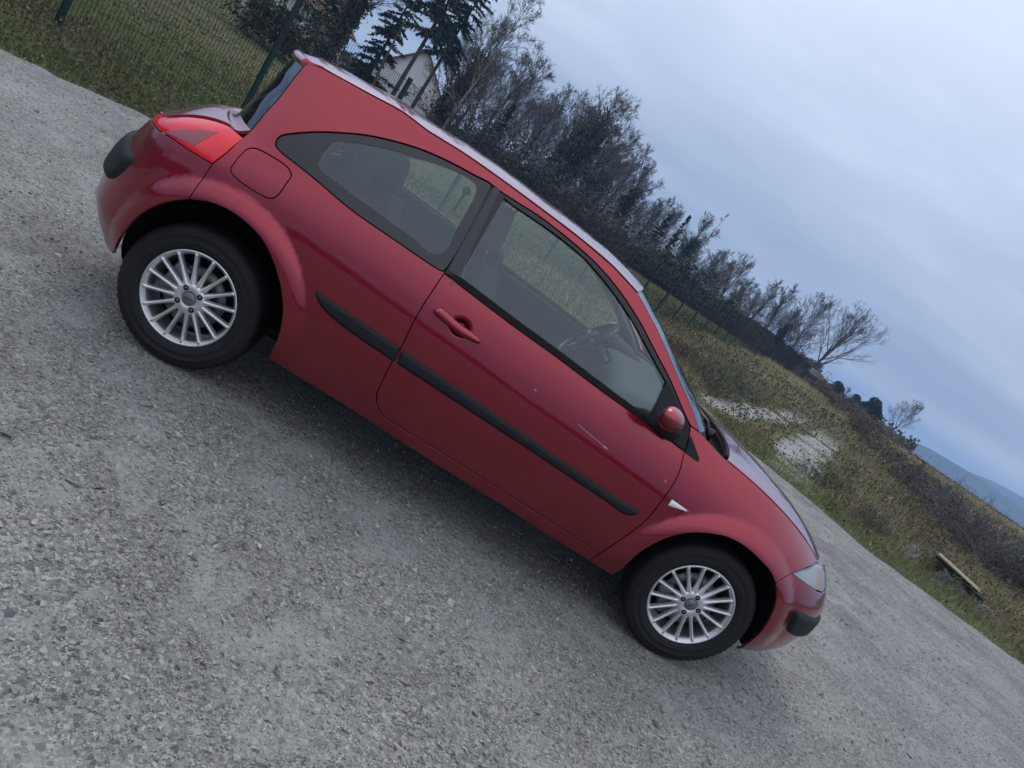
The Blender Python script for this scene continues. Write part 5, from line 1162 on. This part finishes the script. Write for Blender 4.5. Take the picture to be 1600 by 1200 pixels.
def shrub(seed, h, rad, n1, leaves, lsize, twig_w=.012):
    r = np.random.default_rng(seed); a = r.uniform(0, 6.28, n1); e = np.radians(r.uniform(25, 85, n1)); S = np.stack([r.normal(0, rad * .35, n1), r.normal(0, rad * .35, n1), np.zeros(n1)], 1); D = np.stack([np.cos(a) * np.cos(e), np.sin(a) * np.cos(e), np.sin(e)], 1)
    Ln = h * r.uniform(.6, 1.15, n1); A, _ = grow(r, S, D, Ln, 6, -.03, .16); rr_ = np.full((n1, 6), twig_w) * np.linspace(1, .4, 6)
    S2, D2, L2_, t, _ = spawn(r, A, Ln, 9, .15, 45, .38, .05); B, _ = grow(r, S2, D2, L2_, 4, -.02, .2); S3, D3, L3, _, _ = spawn(r, B, L2_, 5, .1, 45, .5, .0)
    crown = [tubes(B, np.full((len(S2), 4), twig_w * .5) * np.linspace(1, .4, 4), 3), blades3(r, S3, D3, np.maximum(L3, .1), np.full(len(S3), twig_w * .8))]
    out = dict(trunk=join([tubes(A, rr_, 4)]), crown=join(crown))
    if leaves: k = r.integers(0, len(S3), leaves); out['leaves'] = leaf_cloud(r, S3[k] + D3[k] * (L3[k] * r.random(leaves))[:, None] + r.normal(0, .03, (leaves, 3)), lsize)
    return out
M['bark'] = mat('grey_bark', (.075, .066, .058), .9, spec=.1, var=.4, vscale=3); M['bark_pale'] = mat('pale_bark', (.26, .25, .235), .85, spec=.15, var=.45, vscale=2.5)
M['twig'] = island_mat('winter_twigs', (0.068, 0.067, 0.076), (0.110, 0.105, 0.114), (0.159, 0.147, 0.156), wmix=.2); M['twig_pale'] = island_mat('pale_twigs', (.10, .088, .078), (.16, .14, .12), (.21, .17, .13), wmix=.2)
M['ivy'] = island_mat('ivy_leaves', (0.024, 0.034, 0.026), (0.042, 0.053, 0.038), (0.066, 0.077, 0.051), rough=.6, spec=.3, wmix=.3); M['needle'] = island_mat('spruce_needles', (0.018, 0.029, 0.025), (0.030, 0.045, 0.035), (0.045, 0.062, 0.046), rough=.75, wmix=.3)
M['brown_leaf'] = island_mat('withered_leaves', (0.077, 0.048, 0.034), (0.133, 0.081, 0.053), (0.196, 0.133, 0.070), trans=.2, wmix=.3); M['bramble_leaf'] = island_mat('bramble_leaves', (0.059, 0.059, 0.035), (0.117, 0.078, 0.058), (0.166, 0.095, 0.068), trans=.15, wmix=.35)
M['green_leaf'] = island_mat('scrub_leaves', (0.048, 0.074, 0.036), (0.083, 0.118, 0.054), (0.138, 0.157, 0.081), trans=.2, wmix=.35)
M['weed_dry'] = island_mat('withered_weeds', (0.085, 0.065, 0.042), (0.146, 0.119, 0.077), (0.225, 0.186, 0.129), trans=.2, wmix=.35)
KIND = {}
def kind(key, parts):
    KIND[key] = []
    for nm, (V, F), m in parts:
        me_o = mk(nm, V, F, m, None, nm == 'trunk'); COL.objects.unlink(me_o); KIND[key].append((nm, me_o.data)); bpy.data.objects.remove(me_o)
R_ = np.random.default_rng(5)
def reg_bare(key, ivy=None, pale=False, withered=0, **kw):
    t = bare_tree(**kw); p = [("trunk", t['trunk'], M['bark_pale' if pale else 'bark']), ("crown", t['crown'], M['twig_pale' if pale else 'twig'])]
    if ivy: p.append(("ivy", ivy_on(R_, t, *ivy), M['ivy']))
    if withered:
        A = t['A'].reshape(-1, 3); A = A[A[:, 2] < kw.get('H', 10) * .6]; k = R_.integers(0, len(A), withered); p.append(("withered_leaves", leaf_cloud(R_, A[k] + R_.normal(0, .28, (withered, 3)), .07), M['brown_leaf']))
    kind(key, p)
reg_bare('round', seed=11, H=10, spread=.48, el=34, n=(19, 9, 7, 7))
reg_bare('round2', seed=12, H=10, spread=.48, el=38, n=(18, 9, 7, 7), tr=.19)
reg_bare('upright', seed=13, H=10, spread=.44, el=50, n=(19, 9, 7, 6), cb=.18)
reg_bare('fan', seed=14, H=10, spread=.64, el=44, n=(18, 9, 7, 7), cb=.12, up=.09, tr=.14)
reg_bare('birch', seed=15, H=12, spread=.30, el=44, n=(24, 8, 6, 6), cb=.2, pale=True, tr=.12, top=.95, withered=500, up=-.01)
reg_bare('ivy_tall', ivy=(7.0, 9000, 1.9), seed=16, H=10, spread=.50, el=40, n=(18, 9, 7, 6), tr=.2)
reg_bare('ivy_slim', ivy=(6.0, 5200, 1.0), seed=17, H=10, spread=.44, el=46, n=(17, 9, 7, 6), tr=.17)
reg_bare('ivy_bushy', ivy=(5.0, 6500, 2.0), seed=18, H=9, spread=.52, el=40, n=(18, 9, 7, 7), tr=.2)
reg_bare('leaning', pale=False, seed=19, H=10, spread=.66, el=40, n=(20, 9, 7, 6), cb=.22, lean=(.13, 0), tr=.22, top=.80, up=.08)
reg_bare('pole', pale=False, seed=20, H=9, spread=.14, el=58, n=(10, 3, 3, 3), cb=.5, tr=.055, top=.98)
for key, s_, H, w in (('spruce', 31, 11, 2.0), ('spruce_wide', 32, 10, 2.7)):
    t_ = spruce(s_, H, .06, w, 230, -.07, 60); kind(key, [("trunk", t_['trunk'], M['bark']), ("crown", t_['crown'], M['needle'])])
t_ = spruce(33, 14, .36, 2.9, 180, -.09, 60, .17); kind('spruce_bare', [("trunk", t_['trunk'], M['bark']), ("crown", t_['crown'], M['needle'])])
t_ = spruce(34, 10, .05, .95, 190, .02, 50, .13); kind('cypress', [("trunk", t_['trunk'], M['bark']), ("crown", t_['crown'], M['needle'])])
t_ = blob_tree(41, 6, [(0, 0, 3.2, 1.7), (1.2, .4, 2.8, 1.2), (-1.2, -.3, 2.6, 1.3), (.2, .2, 4.4, 1.15), (-.7, .4, 3.9, 1.0)], 900, .13); kind('pine', [("trunk", t_['trunk'], M['bark']), ("crown", t_['crown'], M['needle'])])
t_ = blob_tree(42, 6, [(0, 0, 2.6, 1.5), (1.5, .4, 3.6, 1.2), (-1.4, -.3, 2.3, 1.2), (.5, .2, 4.3, 1.0), (-.3, .4, 1.3, 1.5)], 900, .13); kind('pine2', [("trunk", t_['trunk'], M['bark']), ("crown", t_['crown'], M['needle'])])
SH = [("scrub", 51, 2.6, 1.5, 34, 900, .07, 'brown_leaf', 'twig'), ("scrub2", 52, 2.8, 1.7, 36, 1700, .08, 'ivy', 'twig'), ("bramble", 53, 1.15, 1.0, 40, 1500, .040, 'bramble_leaf', 'twig'), ("weed", 54, .9, .7, 34, 900, .030, 'green_leaf', 'twig_pale'), ("thicket", 55, 3.0, 1.6, 44, 0, .05, None, 'twig'), ("evergreen", 56, 2.4, 1.6, 40, 5200, .085, 'ivy', 'twig')]
for key, s_, h_, r_a, n1_, lv, ls, lm, tm in SH:
    q = shrub(s_, h_, r_a, n1_, lv, ls, .020 if h_ > 2 else .008); p = [("stem", q['trunk'], M['twig']), ("crown", q['crown'], M[tm])]
    if lv: p.append(("leaves", q['leaves'], M[lm]))
    kind(key, p)
def plant(key, az, d, scale, label, cat="tree", name=None, rot=None, group=None, sx=1.0, dz=0.0):
    x, y = polar(az, d); t = thing(name or {'tree': 'bare_tree'}.get(cat, cat), label, cat, (x, y, th(x, y) - .04 + dz), R(rng.uniform(0, 360) if rot is None else rot), group)
    t.scale = (scale * sx, scale * sx, scale)
    for nm, me in KIND[key]: link(bpy.data.objects.new(nm, me), t)
    return t
TREES = [
 # key, az, dist, height scale, label, name
 ('evergreen', -20.9, 33, .95, "dark evergreen bush behind the second fence post at the left", "evergreen_bush"),
 ('cypress', -18.3, 50, .95, "narrow dark conifer in front of the low white house, nearest the left edge", "conifer"),
 ('ivy_slim', -17.2, 47, .80, "ivy-clad trunk in front of the low white house", "ivy_tree"),
 ('spruce', -14.0, 50, .86, "dense dark spruce with boughs down to the grass, left of the white gable", "spruce_tree"),
 ('pole', -13.3, 36, 1.1, "thin bare sapling standing in front of the dark spruces", "sapling"),
 ('spruce_bare', -11.9, 54, 1.05, "tall spruce with a bare lower trunk in front of the white gable", "spruce_tree"),
 ('spruce_bare', -10.3, 58, .98, "second bare-trunked spruce, nearest the right corner of the white gable", "spruce_tree"),
 ('ivy_slim', -8.2, 60, 1.0, "ivy-wrapped trunk just right of the white gabled house", "ivy_tree"),
 ('birch', -7.6, 56, 1.02, "pale birch with a few withered leaves, tallest at the left of the bare trees", "birch_tree"),
 ('round', -5.2, 62, .99, "bare tree with a rounded crown next to the birch", "bare_tree"),
 ('upright', -3.6, 72, .92, "bare upright tree standing back between two rounded crowns", "bare_tree"),
 ('spruce_wide', -4.2, 58, .52, "small dark spruce under the rounded bare tree", "spruce_tree"),
 ('round2', -1.6, 66, .90, "bare tree with an arching bough left of the ivy-covered giant", "bare_tree"),
 ('ivy_tall', 1.2, 60, 1.04, "giant tree thickly covered in ivy, bare only at its top", "ivy_tree"),
 ('round', 3.2, 68, 1.02, "bare tree with fine twigs right behind the ivy-covered giant", "bare_tree"),
 ('ivy_bushy', 4.3, 62, .82, "broad tree with a bushy ivy skirt over the middle of the car roof", "ivy_tree"),
 ('round2', 5.6, 70, .92, "bare tree spreading to the right over the car roof", "bare_tree"),
 ('ivy_slim', 7.4, 66, .84, "slim ivy-clad tree with forked bare top at the end of the tall group", "ivy_tree"),
 ('upright', 8.9, 74, .74, "thin bare tree in the dip of the treeline", "bare_tree"),
 ('spruce_wide', 10.2, 66, .56, "dark bushy evergreen right of the dip in the treeline", "evergreen_tree"),
 ('cypress', 11.6, 68, .66, "narrow dark evergreen rising beside the bushy one", "evergreen_tree"),
 ('fan', 10.0, 76, .70, "bare fan of branches behind the dark evergreens", "bare_tree"),
 ('ivy_slim', 13.2, 72, .80, "ivy-based tree with a bare leaning top above the windscreen pillar", "ivy_tree"),
 ('pole', 13.7, 40, .62, "thin pale birch stem close behind the fence near the windscreen pillar", "birch_sapling"),
 ('ivy_bushy', 15.4, 72, .66, "dark ivy-filled tree beside the fence posts", "ivy_tree"),
 ('fan', 16.8, 76, .66, "bare brushy tree with many upright twigs behind the fence posts", "bare_tree"),
 ('ivy_bushy', 18.0, 76, .60, "low spreading ivy tree with forked limbs where the fence narrows", "ivy_tree"),
 ('upright', 19.6, 80, .72, "slender bare tree leaning right over the narrowing fence", "bare_tree"),
 ('upright', 21.2, 82, .76, "slender bare tree left of the ivy-covered stump", "bare_tree"),
 ('ivy_slim', 22.4, 84, .62, "short ivy-covered trunk beside the small grey shed", "ivy_tree"),
 ('fan', 23.2, 88, .84, "bare spreading tree just behind the small grey shed", "bare_tree"),
 ('leaning', 25.3, 92, .98, "large pale-trunked bare tree leaning right at the end of the treeline", "bare_tree"),
 ('pine', 27.6, 120, .62, "rounded dark pine, left one of the far group", "pine_tree"),
 ('pine2', 29.0, 122, .62, "middle dark pine of the far group with a stepped crown", "pine_tree"),
 ('fan', 28.4, 135, .33, "small bare tree poking up between the far dark pines", "bare_tree"),
 ('pine', 30.3, 118, .80, "largest rounded dark pine beyond the bank", "pine_tree"),
 ('pole', 31.2, 105, .34, "short white birch stem in front of the largest far pine", "birch_sapling"),
 ('fan', 32.2, 112, .58, "bushy bare tree standing alone against the blue hills", "bare_tree"),
]
for k, az, d, s_, lab, nm in TREES:
    plant(k, az, d, s_, lab, "bush" if 'bush' in nm else "tree", nm, rot=(-20 if k == 'leaning' else None))
rb_ = np.random.default_rng(99)
for i in range(26):
    az = -8.5 + i * 1.28 + rb_.normal(0, .3); D_ = 66 + (az + 8) * .9 + rb_.uniform(8, 20); elv = np.interp(az, [-9, 0, 4, 8, 10, 14, 20, 26], [7.6, 7.4, 7.2, 5.2, 4.6, 4.3, 3.6, 3.6]) * rb_.uniform(.75, 1.0)
    plant(['round', 'round2', 'upright', 'fan'][i % 4], az, D_, (D_ * math.tan(R(elv)) + .3) / 9.6, "bare tree in the back row of the wood, half hidden by the trees before it", "tree", "bare_tree", group="bare trees of the back row")
SHRUBS = [
 ('scrub', -6.2, 56, 1.5, "brown scrub with withered leaves under the birch", 1.3), ('scrub2', -2.6, 56, 1.35, "dark leafy scrub at the foot of the arching bare tree", 1.4), ('scrub2', .2, 55, 1.3, "dark leafy scrub at the foot of the ivy-covered giant", 1.4),
 ('thicket', 2.4, 57, 1.35, "leafless thicket right of the ivy-covered giant", 1.4), ('scrub', 4.8, 58, 1.25, "brown scrub under the broad ivy-skirted tree", 1.5), ('scrub2', 6.8, 58, 1.3, "dark leafy scrub under the slim forked ivy tree", 1.4),
 ('scrub', 8.6, 62, 1.1, "reddish brown scrub filling the dip in the treeline", 1.5), ('scrub2', 10.8, 62, 1.1, "dark leafy scrub in front of the narrow evergreen", 1.5), ('evergreen', 12.4, 64, 1.2, "dense evergreen bush left of the thin pale birch stem", 1.4),
 ('scrub2', 14.2, 64, 1.2, "dark leafy scrub behind the first visible fence posts", 1.5), ('scrub2', 16.0, 68, 1.15, "dark leafy scrub under the brushy bare tree", 1.5), ('scrub', 18.6, 72, 1.1, "reddish brown scrub where the fence narrows", 1.6),
 ('scrub', 20.2, 74, 1.0, "reddish scrub behind the end of the fence", 1.6), ('thicket', 21.6, 78, .9, "leafless thicket left of the short ivy trunk", 1.5), ('scrub', 26.6, 88, .8, "brown scrub right of the leaning bare tree", 1.8), ('scrub', 24.0, 70, .55, "low brown scrub in front of the small grey shed", 1.6),
 ('scrub', 27.2, 112, .62, "brown scrub filling the gap left of the far pines", 2.2), ('scrub', 28.6, 112, .60, "brown scrub under the stepped far pine", 2.2), ('scrub2', 29.6, 112, .66, "dark scrub joining the middle and largest far pines", 2.0), ('scrub', 31.2, 108, .60, "brown scrub right of the largest far pine", 2.0),
 ('bramble', 27.8, 62, 1.0, "low dark brambles below the far pines", 2.2), ('bramble', 29.6, 52, 1.0, "dark brambles on the bank left of the largest pine", 2.4), ('bramble', 31.2, 42, .95, "brambles on the bank below the lone bare tree", 1.6), ('bramble', 33.6, 34, .95, "brambles on the skyline below the left end of the hills", 1.7),
 ('thicket', 37.8, 27, .52, "feathery bare bush against the middle of the blue hills", 1.2), ('bramble', 36.0, 29, .9, "brambles on the bank below the feathery bare bush", 1.6), ('thicket', 40.4, 22, .50, "bare twiggy bush below the right end of the hills", 1.3), ('bramble', 39.0, 25, .85, "dark brambles left of the twiggy bush on the bank", 1.5),
 ('thicket', 43.0, 20, .46, "bare twiggy bush at the right edge of the picture", 1.3), ('bramble', 42.4, 21, .75, "brambles above the dumped boards", 1.2), ('bramble', 45.5, 20, .75, "brambles at the right edge above the dumped boards", 1.2),
 ('weed', 31.0, 14.5, .62, "yellowish weedy bush beside the right wheel track", 1.3), ('weed', 35.0, 13.2, .55, "pale weedy bush left of the dumped boards", 1.0), ('bramble', 38.2, 15.2, .5, "dark bramble patch in the dry grass left of the boards", .8), ('weed', 20.5, 17, .9, "green weedy bush between the fence and the wheel tracks", 1.4), ('bramble', 17.4, 19, .6, "brown bramble patch before the fence at the windscreen pillar", 1.5), ('weed', 22.0, 22, .9, "light green bush before the narrowing fence", 1.5),
]
for k, az, d, s_, lab, sx in SHRUBS: plant(k, az, d, s_, lab, "bush", {'scrub': 'scrub_bush', 'scrub2': 'scrub_bush', 'thicket': 'bare_bush', 'bramble': 'bramble_bush', 'weed': 'weedy_bush', 'evergreen': 'evergreen_bush'}[k], sx=sx)
# far scrub and woodland belt that reads as one mass
Vv, Ff = [], []; r = np.random.default_rng(77)
for key_az, dmin, dmax, cnt, h in (((-30, 26), 84, 130, 34000, 4.2), ((95, 335), 45, 80, 60000, 4.0), ((25, 34), 125, 200, 5000, 2.8), ((27, 60), 70, 200, 26000, .42)):  # second range: unseen belt behind the camera, added for dark paint reflections
    az = r.uniform(*key_az, cnt); d = r.uniform(dmin, dmax, cnt); x = CAM_POS[0] + d * np.sin(np.radians(az)); y = CAM_POS[1] + d * np.cos(np.radians(az)); hh = h * (.55 + .45 * np.clip(wob(x, y, .09), -1, 1)) * r.random(cnt) ** .7
    C = np.stack([x, y, terrain(x, y) + hh], 1); v, f = leaf_cloud(r, C, .34 if h > 1 else .11); Vv.append(v); Ff.append(f + sum(len(q) for q in Vv[:-1]))
tag(mk("far_woodland", np.concatenate(Vv), np.concatenate(Ff), island_mat('far_wood_leaves', (.055, .055, .046), (.090, .078, .065), (.13, .105, .085), wmix=.3), None, False), kind='stuff')

# ---------------------------------------------------------------- grass and weeds
def grass(name, x, y, d, h, w, material, lean=.35, seed=1):
    r = np.random.default_rng(seed); n = len(x); a = r.uniform(0, 6.28, n); l = np.abs(r.normal(0, lean, n)); z = terrain(x, y) - .02
    S = np.stack([x, y, z], 1); D = np.stack([np.cos(a) * l, np.sin(a) * l, np.ones(n)], 1); D /= np.linalg.norm(D, axis=1, keepdims=True); v, f = blades3(r, S, D, h, w)
    return tag(mk(name, v, f, material, None, False), kind='stuff')
M['grass_green'] = island_mat('green_grass', (0.082, 0.138, 0.047), (0.139, 0.211, 0.076), (0.256, 0.301, 0.153), trans=.25, scale=.5, wmix=.45)
M['grass_dry'] = island_mat('dry_grass', (0.214, 0.172, 0.094), (0.369, 0.304, 0.173), (0.583, 0.471, 0.294), trans=.25, scale=.4, wmix=.4)
M['grass_olive'] = island_mat('olive_grass', (0.114, 0.124, 0.060), (0.201, 0.189, 0.101), (0.319, 0.268, 0.156), trans=.25, scale=.45, wmix=.45)
M['grass_pale'] = island_mat('mown_grass', (0.160, 0.159, 0.070), (0.255, 0.227, 0.117), (0.367, 0.310, 0.172), trans=.25, scale=.3, wmix=.4)
r = np.random.default_rng(21)
# verge along the gravel
x, y, d = cam_ground(420000, 5.2, 26, -50, 62, 1.0, r); b = beyond(x, y); k = (b > -.10 - .30 * np.clip(wob(x, y, 2.1), 0, 1)) & (b < 1.3 + .5 * wob(x, y, 1.3)) & (r.random(len(x)) < np.clip(.45 + b * 1.3, .12, 1)); x, y, d, b = x[k], y[k], d[k], b[k]
hh = (.04 + .11 * np.clip(b + .1, 0, 1.2) * np.clip(.65 + .5 * wob(x, y, 1.0), .15, 1.3)) * r.uniform(.5, 1.3, len(x)); g = r.random(len(x)) < .68 + .25 * wob(x, y, .6)
grass("verge_grass", x[g], y[g], d[g], hh[g], .0032 + .0006 * d[g], M['grass_green'], .8, 1); grass("dry_verge_grass", x[~g], y[~g], d[~g], hh[~g] * 1.15, .003 + .0005 * d[~g], M['grass_dry'], .9, 2)
# rough field in front of the fence and out on the right
x, y, d = cam_ground(640000, 6.0, 75, -50, 62, 1.05, r); b = beyond(x, y); fs = fence_side(x, y); ld = lane_dist(x, y)
k = (b > .7) & (fs < .25) & (r.random(len(x)) > lane_pale(x, y) * 1.02); x, y, d, b, ld, fs = x[k], y[k], d[k], b[k], ld[k], fs[k]
tall = np.clip(.42 + .48 * wob(x, y, .45), .10, 1.05) * np.clip(ld * .7 + .5, .4, 1) * np.clip(b * .55, .25, 1); tall = tall * np.where((fs < 0) & (fs > -6), 1.05, 1.0); hh = (.06 + .28 * tall) * r.uniform(.5, 1.35, len(x))
sel = wob(x + 31, y - 12, .38) + r.normal(0, .5, len(x)) + .25 * sst(x, 5, 8) + .38 * sst(x, 8, 12); g1 = sel < -.15; g2 = (sel >= -.15) & (sel < .28); g3 = sel >= .28
for nm, gg, mm, sd in (("field_grass", g1, 'grass_green', 3), ("olive_field_grass", g2, 'grass_olive', 4), ("dry_field_grass", g3, 'grass_dry', 5)): grass(nm, x[gg], y[gg], d[gg], hh[gg] * (1.35 if mm == 'grass_dry' else .9), .0032 + .00072 * d[gg], M[mm], .75, sd)
# grass behind the fence: rough bank, then the mown strip
x, y, d = cam_ground(420000, 7.5, 95, -50, 30, 1.1, r); fs = fence_side(x, y); k = fs > .15; x, y, d, fs = x[k], y[k], d[k], fs[k]
mown = sst(fs + .8 * wob(x, y, .3), 5.2, 7.0); hh = (.15 - .09 * mown) * np.clip(.75 + .45 * wob(x, y, .7), .25, 1.4) * r.uniform(.5, 1.3, len(x)); strip = np.exp(-((fs - 9.5 - 1.2 * wob(x, y, .15)) / 2.6) ** 2)
pal = r.random(len(x)) < .22 + .55 * strip; g = ~pal
grass("bank_grass", x[g], y[g], d[g], hh[g], .0034 + .0007 * d[g], M['grass_green'], .75, 6); grass("mown_grass", x[pal], y[pal], d[pal], hh[pal], .0034 + .0007 * d[pal], M['grass_pale'], .8, 7)
# seed heads and small pale flowers
x, y, d = cam_ground(5000, 6.5, 32, -50, 50, 1.0, r); b = beyond(x, y); k = (b > .6) & (lane_dist(x, y) > .3) & (wob(x, y, .5) > -.1); x, y, d = x[k], y[k], d[k]
C = np.stack([x, y, terrain(x, y) + r.uniform(.14, .42, len(x))], 1); v, f = leaf_cloud(r, C, (.006 + .0007 * d)[:, None] if False else .010); tag(mk("seed_heads", v, f, island_mat('seed_heads', (.18, .165, .12), (.27, .25, .20), (.38, .36, .31), wmix=.1), None, False), kind='stuff')
# broad-leaved weeds low in the grass
x, y, d = cam_ground(230000, 5.4, 45, -50, 62, 1.0, r); b = beyond(x, y); k = (b > .02) & (r.random(len(x)) > lane_pale(x, y) * 1.2) & (wob(x + 4, y - 7, .8) + r.normal(0, .4, len(x)) > -.05) & ((fence_side(x, y) < 4.5) | (r.random(len(x)) < .2)); x, y, d, b = x[k], y[k], d[k], b[k]
C = np.stack([x, y, terrain(x, y) + r.random(len(x)) ** 1.5 * np.clip(.03 + .22 * b, .03, .30)], 1); sz = .010 + .0016 * d; hf = wob(x, y, .9) + r.normal(0, .5, len(x)) > .2
for nm_, q_, m_ in (("low_weeds", ~hf, M['green_leaf']), ("withered_weeds", hf, M['weed_dry'])):
    v, f = leaf_cloud(r, C[q_], sz[q_]); tag(mk(nm_, v, f, m_, None, False), kind='stuff')
# dry upright stalks and bramble canes
x, y, d = cam_ground(30000, 6.5, 40, -48, 60, 1.0, r); b = beyond(x, y); fs = fence_side(x, y); k = (b > .9) & (fs < .1) & (lane_dist(x, y) > .15) & (wob(x - 9, y + 5, .6) > -.05); x, y, d = x[k], y[k], d[k]
grass("dry_stalks", x, y, d, r.uniform(.35, .95, len(x)) * np.clip(beyond(x, y) * .5, .3, 1), .0035 + .00045 * d, island_mat('dry_stalks', (.045, .036, .028), (.085, .066, .048), (.15, .12, .085), wmix=.3), .5, 8)

# ---------------------------------------------------------------- dumped boards at the edge of the gravel
M['board_tan'] = mat('tan_board', (.24, .19, .13), .75, var=.3, vscale=7); M['board_black'] = mat('black_board', (.018, .018, .020), .55, spec=.4, var=.3, vscale=8); M['sheet_grey'] = mat('grey_sheeting', (.17, .175, .185), .5, spec=.4, var=.35, vscale=9); M['sheet_black'] = mat('black_sheeting', (.02, .021, .023), .35, spec=.5, var=.3, vscale=9)
hx, hy = 9.85, 6.55
def board(lab, dx, dy, z, rz, size, tilt, m, nm="board"):
    o = MB().box((0, 0, 0), size).build(nm, m); bevelled(o, .004, 1); o.location = (hx + dx, hy + dy, z); o.rotation_euler = (tilt[0], tilt[1], R(rz)); return tag(o, lab, "board")
zg = th(hx, hy)
board("tan board lying on top of the dumped stack", .02, .0, zg + .30, -40, (.74, .40, .016), (R(1), R(7), 0), M['board_tan'])
for i, (dx, dy, rz, lab) in enumerate(((.05, .03, -35, "black board directly under the tan board"), (.10, -.02, -42, "black board second from the top of the dumped stack"), (.02, .04, -31, "black board in the middle of the dumped stack"), (.14, .0, -45, "black board second from the bottom of the dumped stack"), (.08, .05, -37, "lowest black board of the dumped stack"))):
    board(lab, dx, dy, zg + .275 - .032 * i, rz + (7, -9, 12, -14, 6)[i], (.86 - .03 * i, .46, .020), (R(1.5 - i), R(7 - 1.5 * i), 0), M['board_black'])
def sheet(lab, c, size, amp, m, seed, nm):
    r2 = np.random.default_rng(seed); n = 22; u, v = np.meshgrid(np.linspace(-1, 1, n), np.linspace(-1, 1, n), indexing='ij'); ph = r2.uniform(0, 6, 6)
    z = amp * (1 - np.maximum(np.abs(u), np.abs(v)) ** 2) * (.55 + .25 * np.sin(u * 5 + ph[0] + 2 * np.sin(v * 3 + ph[1])) + .25 * np.sin(v * 7 + ph[2] + u * 3)) + r2.normal(0, amp * .05, u.shape)
    X_ = c[0] + size[0] / 2 * (u + .15 * np.sin(v * 4 + ph[3])); Y_ = c[1] + size[1] / 2 * (v + .15 * np.sin(u * 5 + ph[4])); V = np.stack([X_, Y_, c[2] + z], -1).reshape(-1, 3)
    o = mk(nm, V, [(i * n + j, (i + 1) * n + j, (i + 1) * n + j + 1, i * n + j + 1) for i in range(n - 1) for j in range(n - 1)], m, None, False); s = o.modifiers.new('thickness', 'SOLIDIFY'); s.thickness = .006
    return tag(o, lab, "sheeting")
sheet("crumpled grey sheeting at the left end of the dumped boards", (hx - .50, hy + .34, zg + .01), (.62, .50), .22, M['sheet_grey'], 1, "plastic_sheet")
sheet("black plastic sheeting bunched under the dumped boards", (hx + .0, hy - .12, zg + .01), (1.25, .75), .22, M['sheet_black'], 2, "plastic_sheet")
sheet("torn grey film hanging at the right end of the dumped boards", (hx + .40, hy - .36, zg + .01), (.60, .40), .16, M['sheet_grey'], 3, "plastic_film")
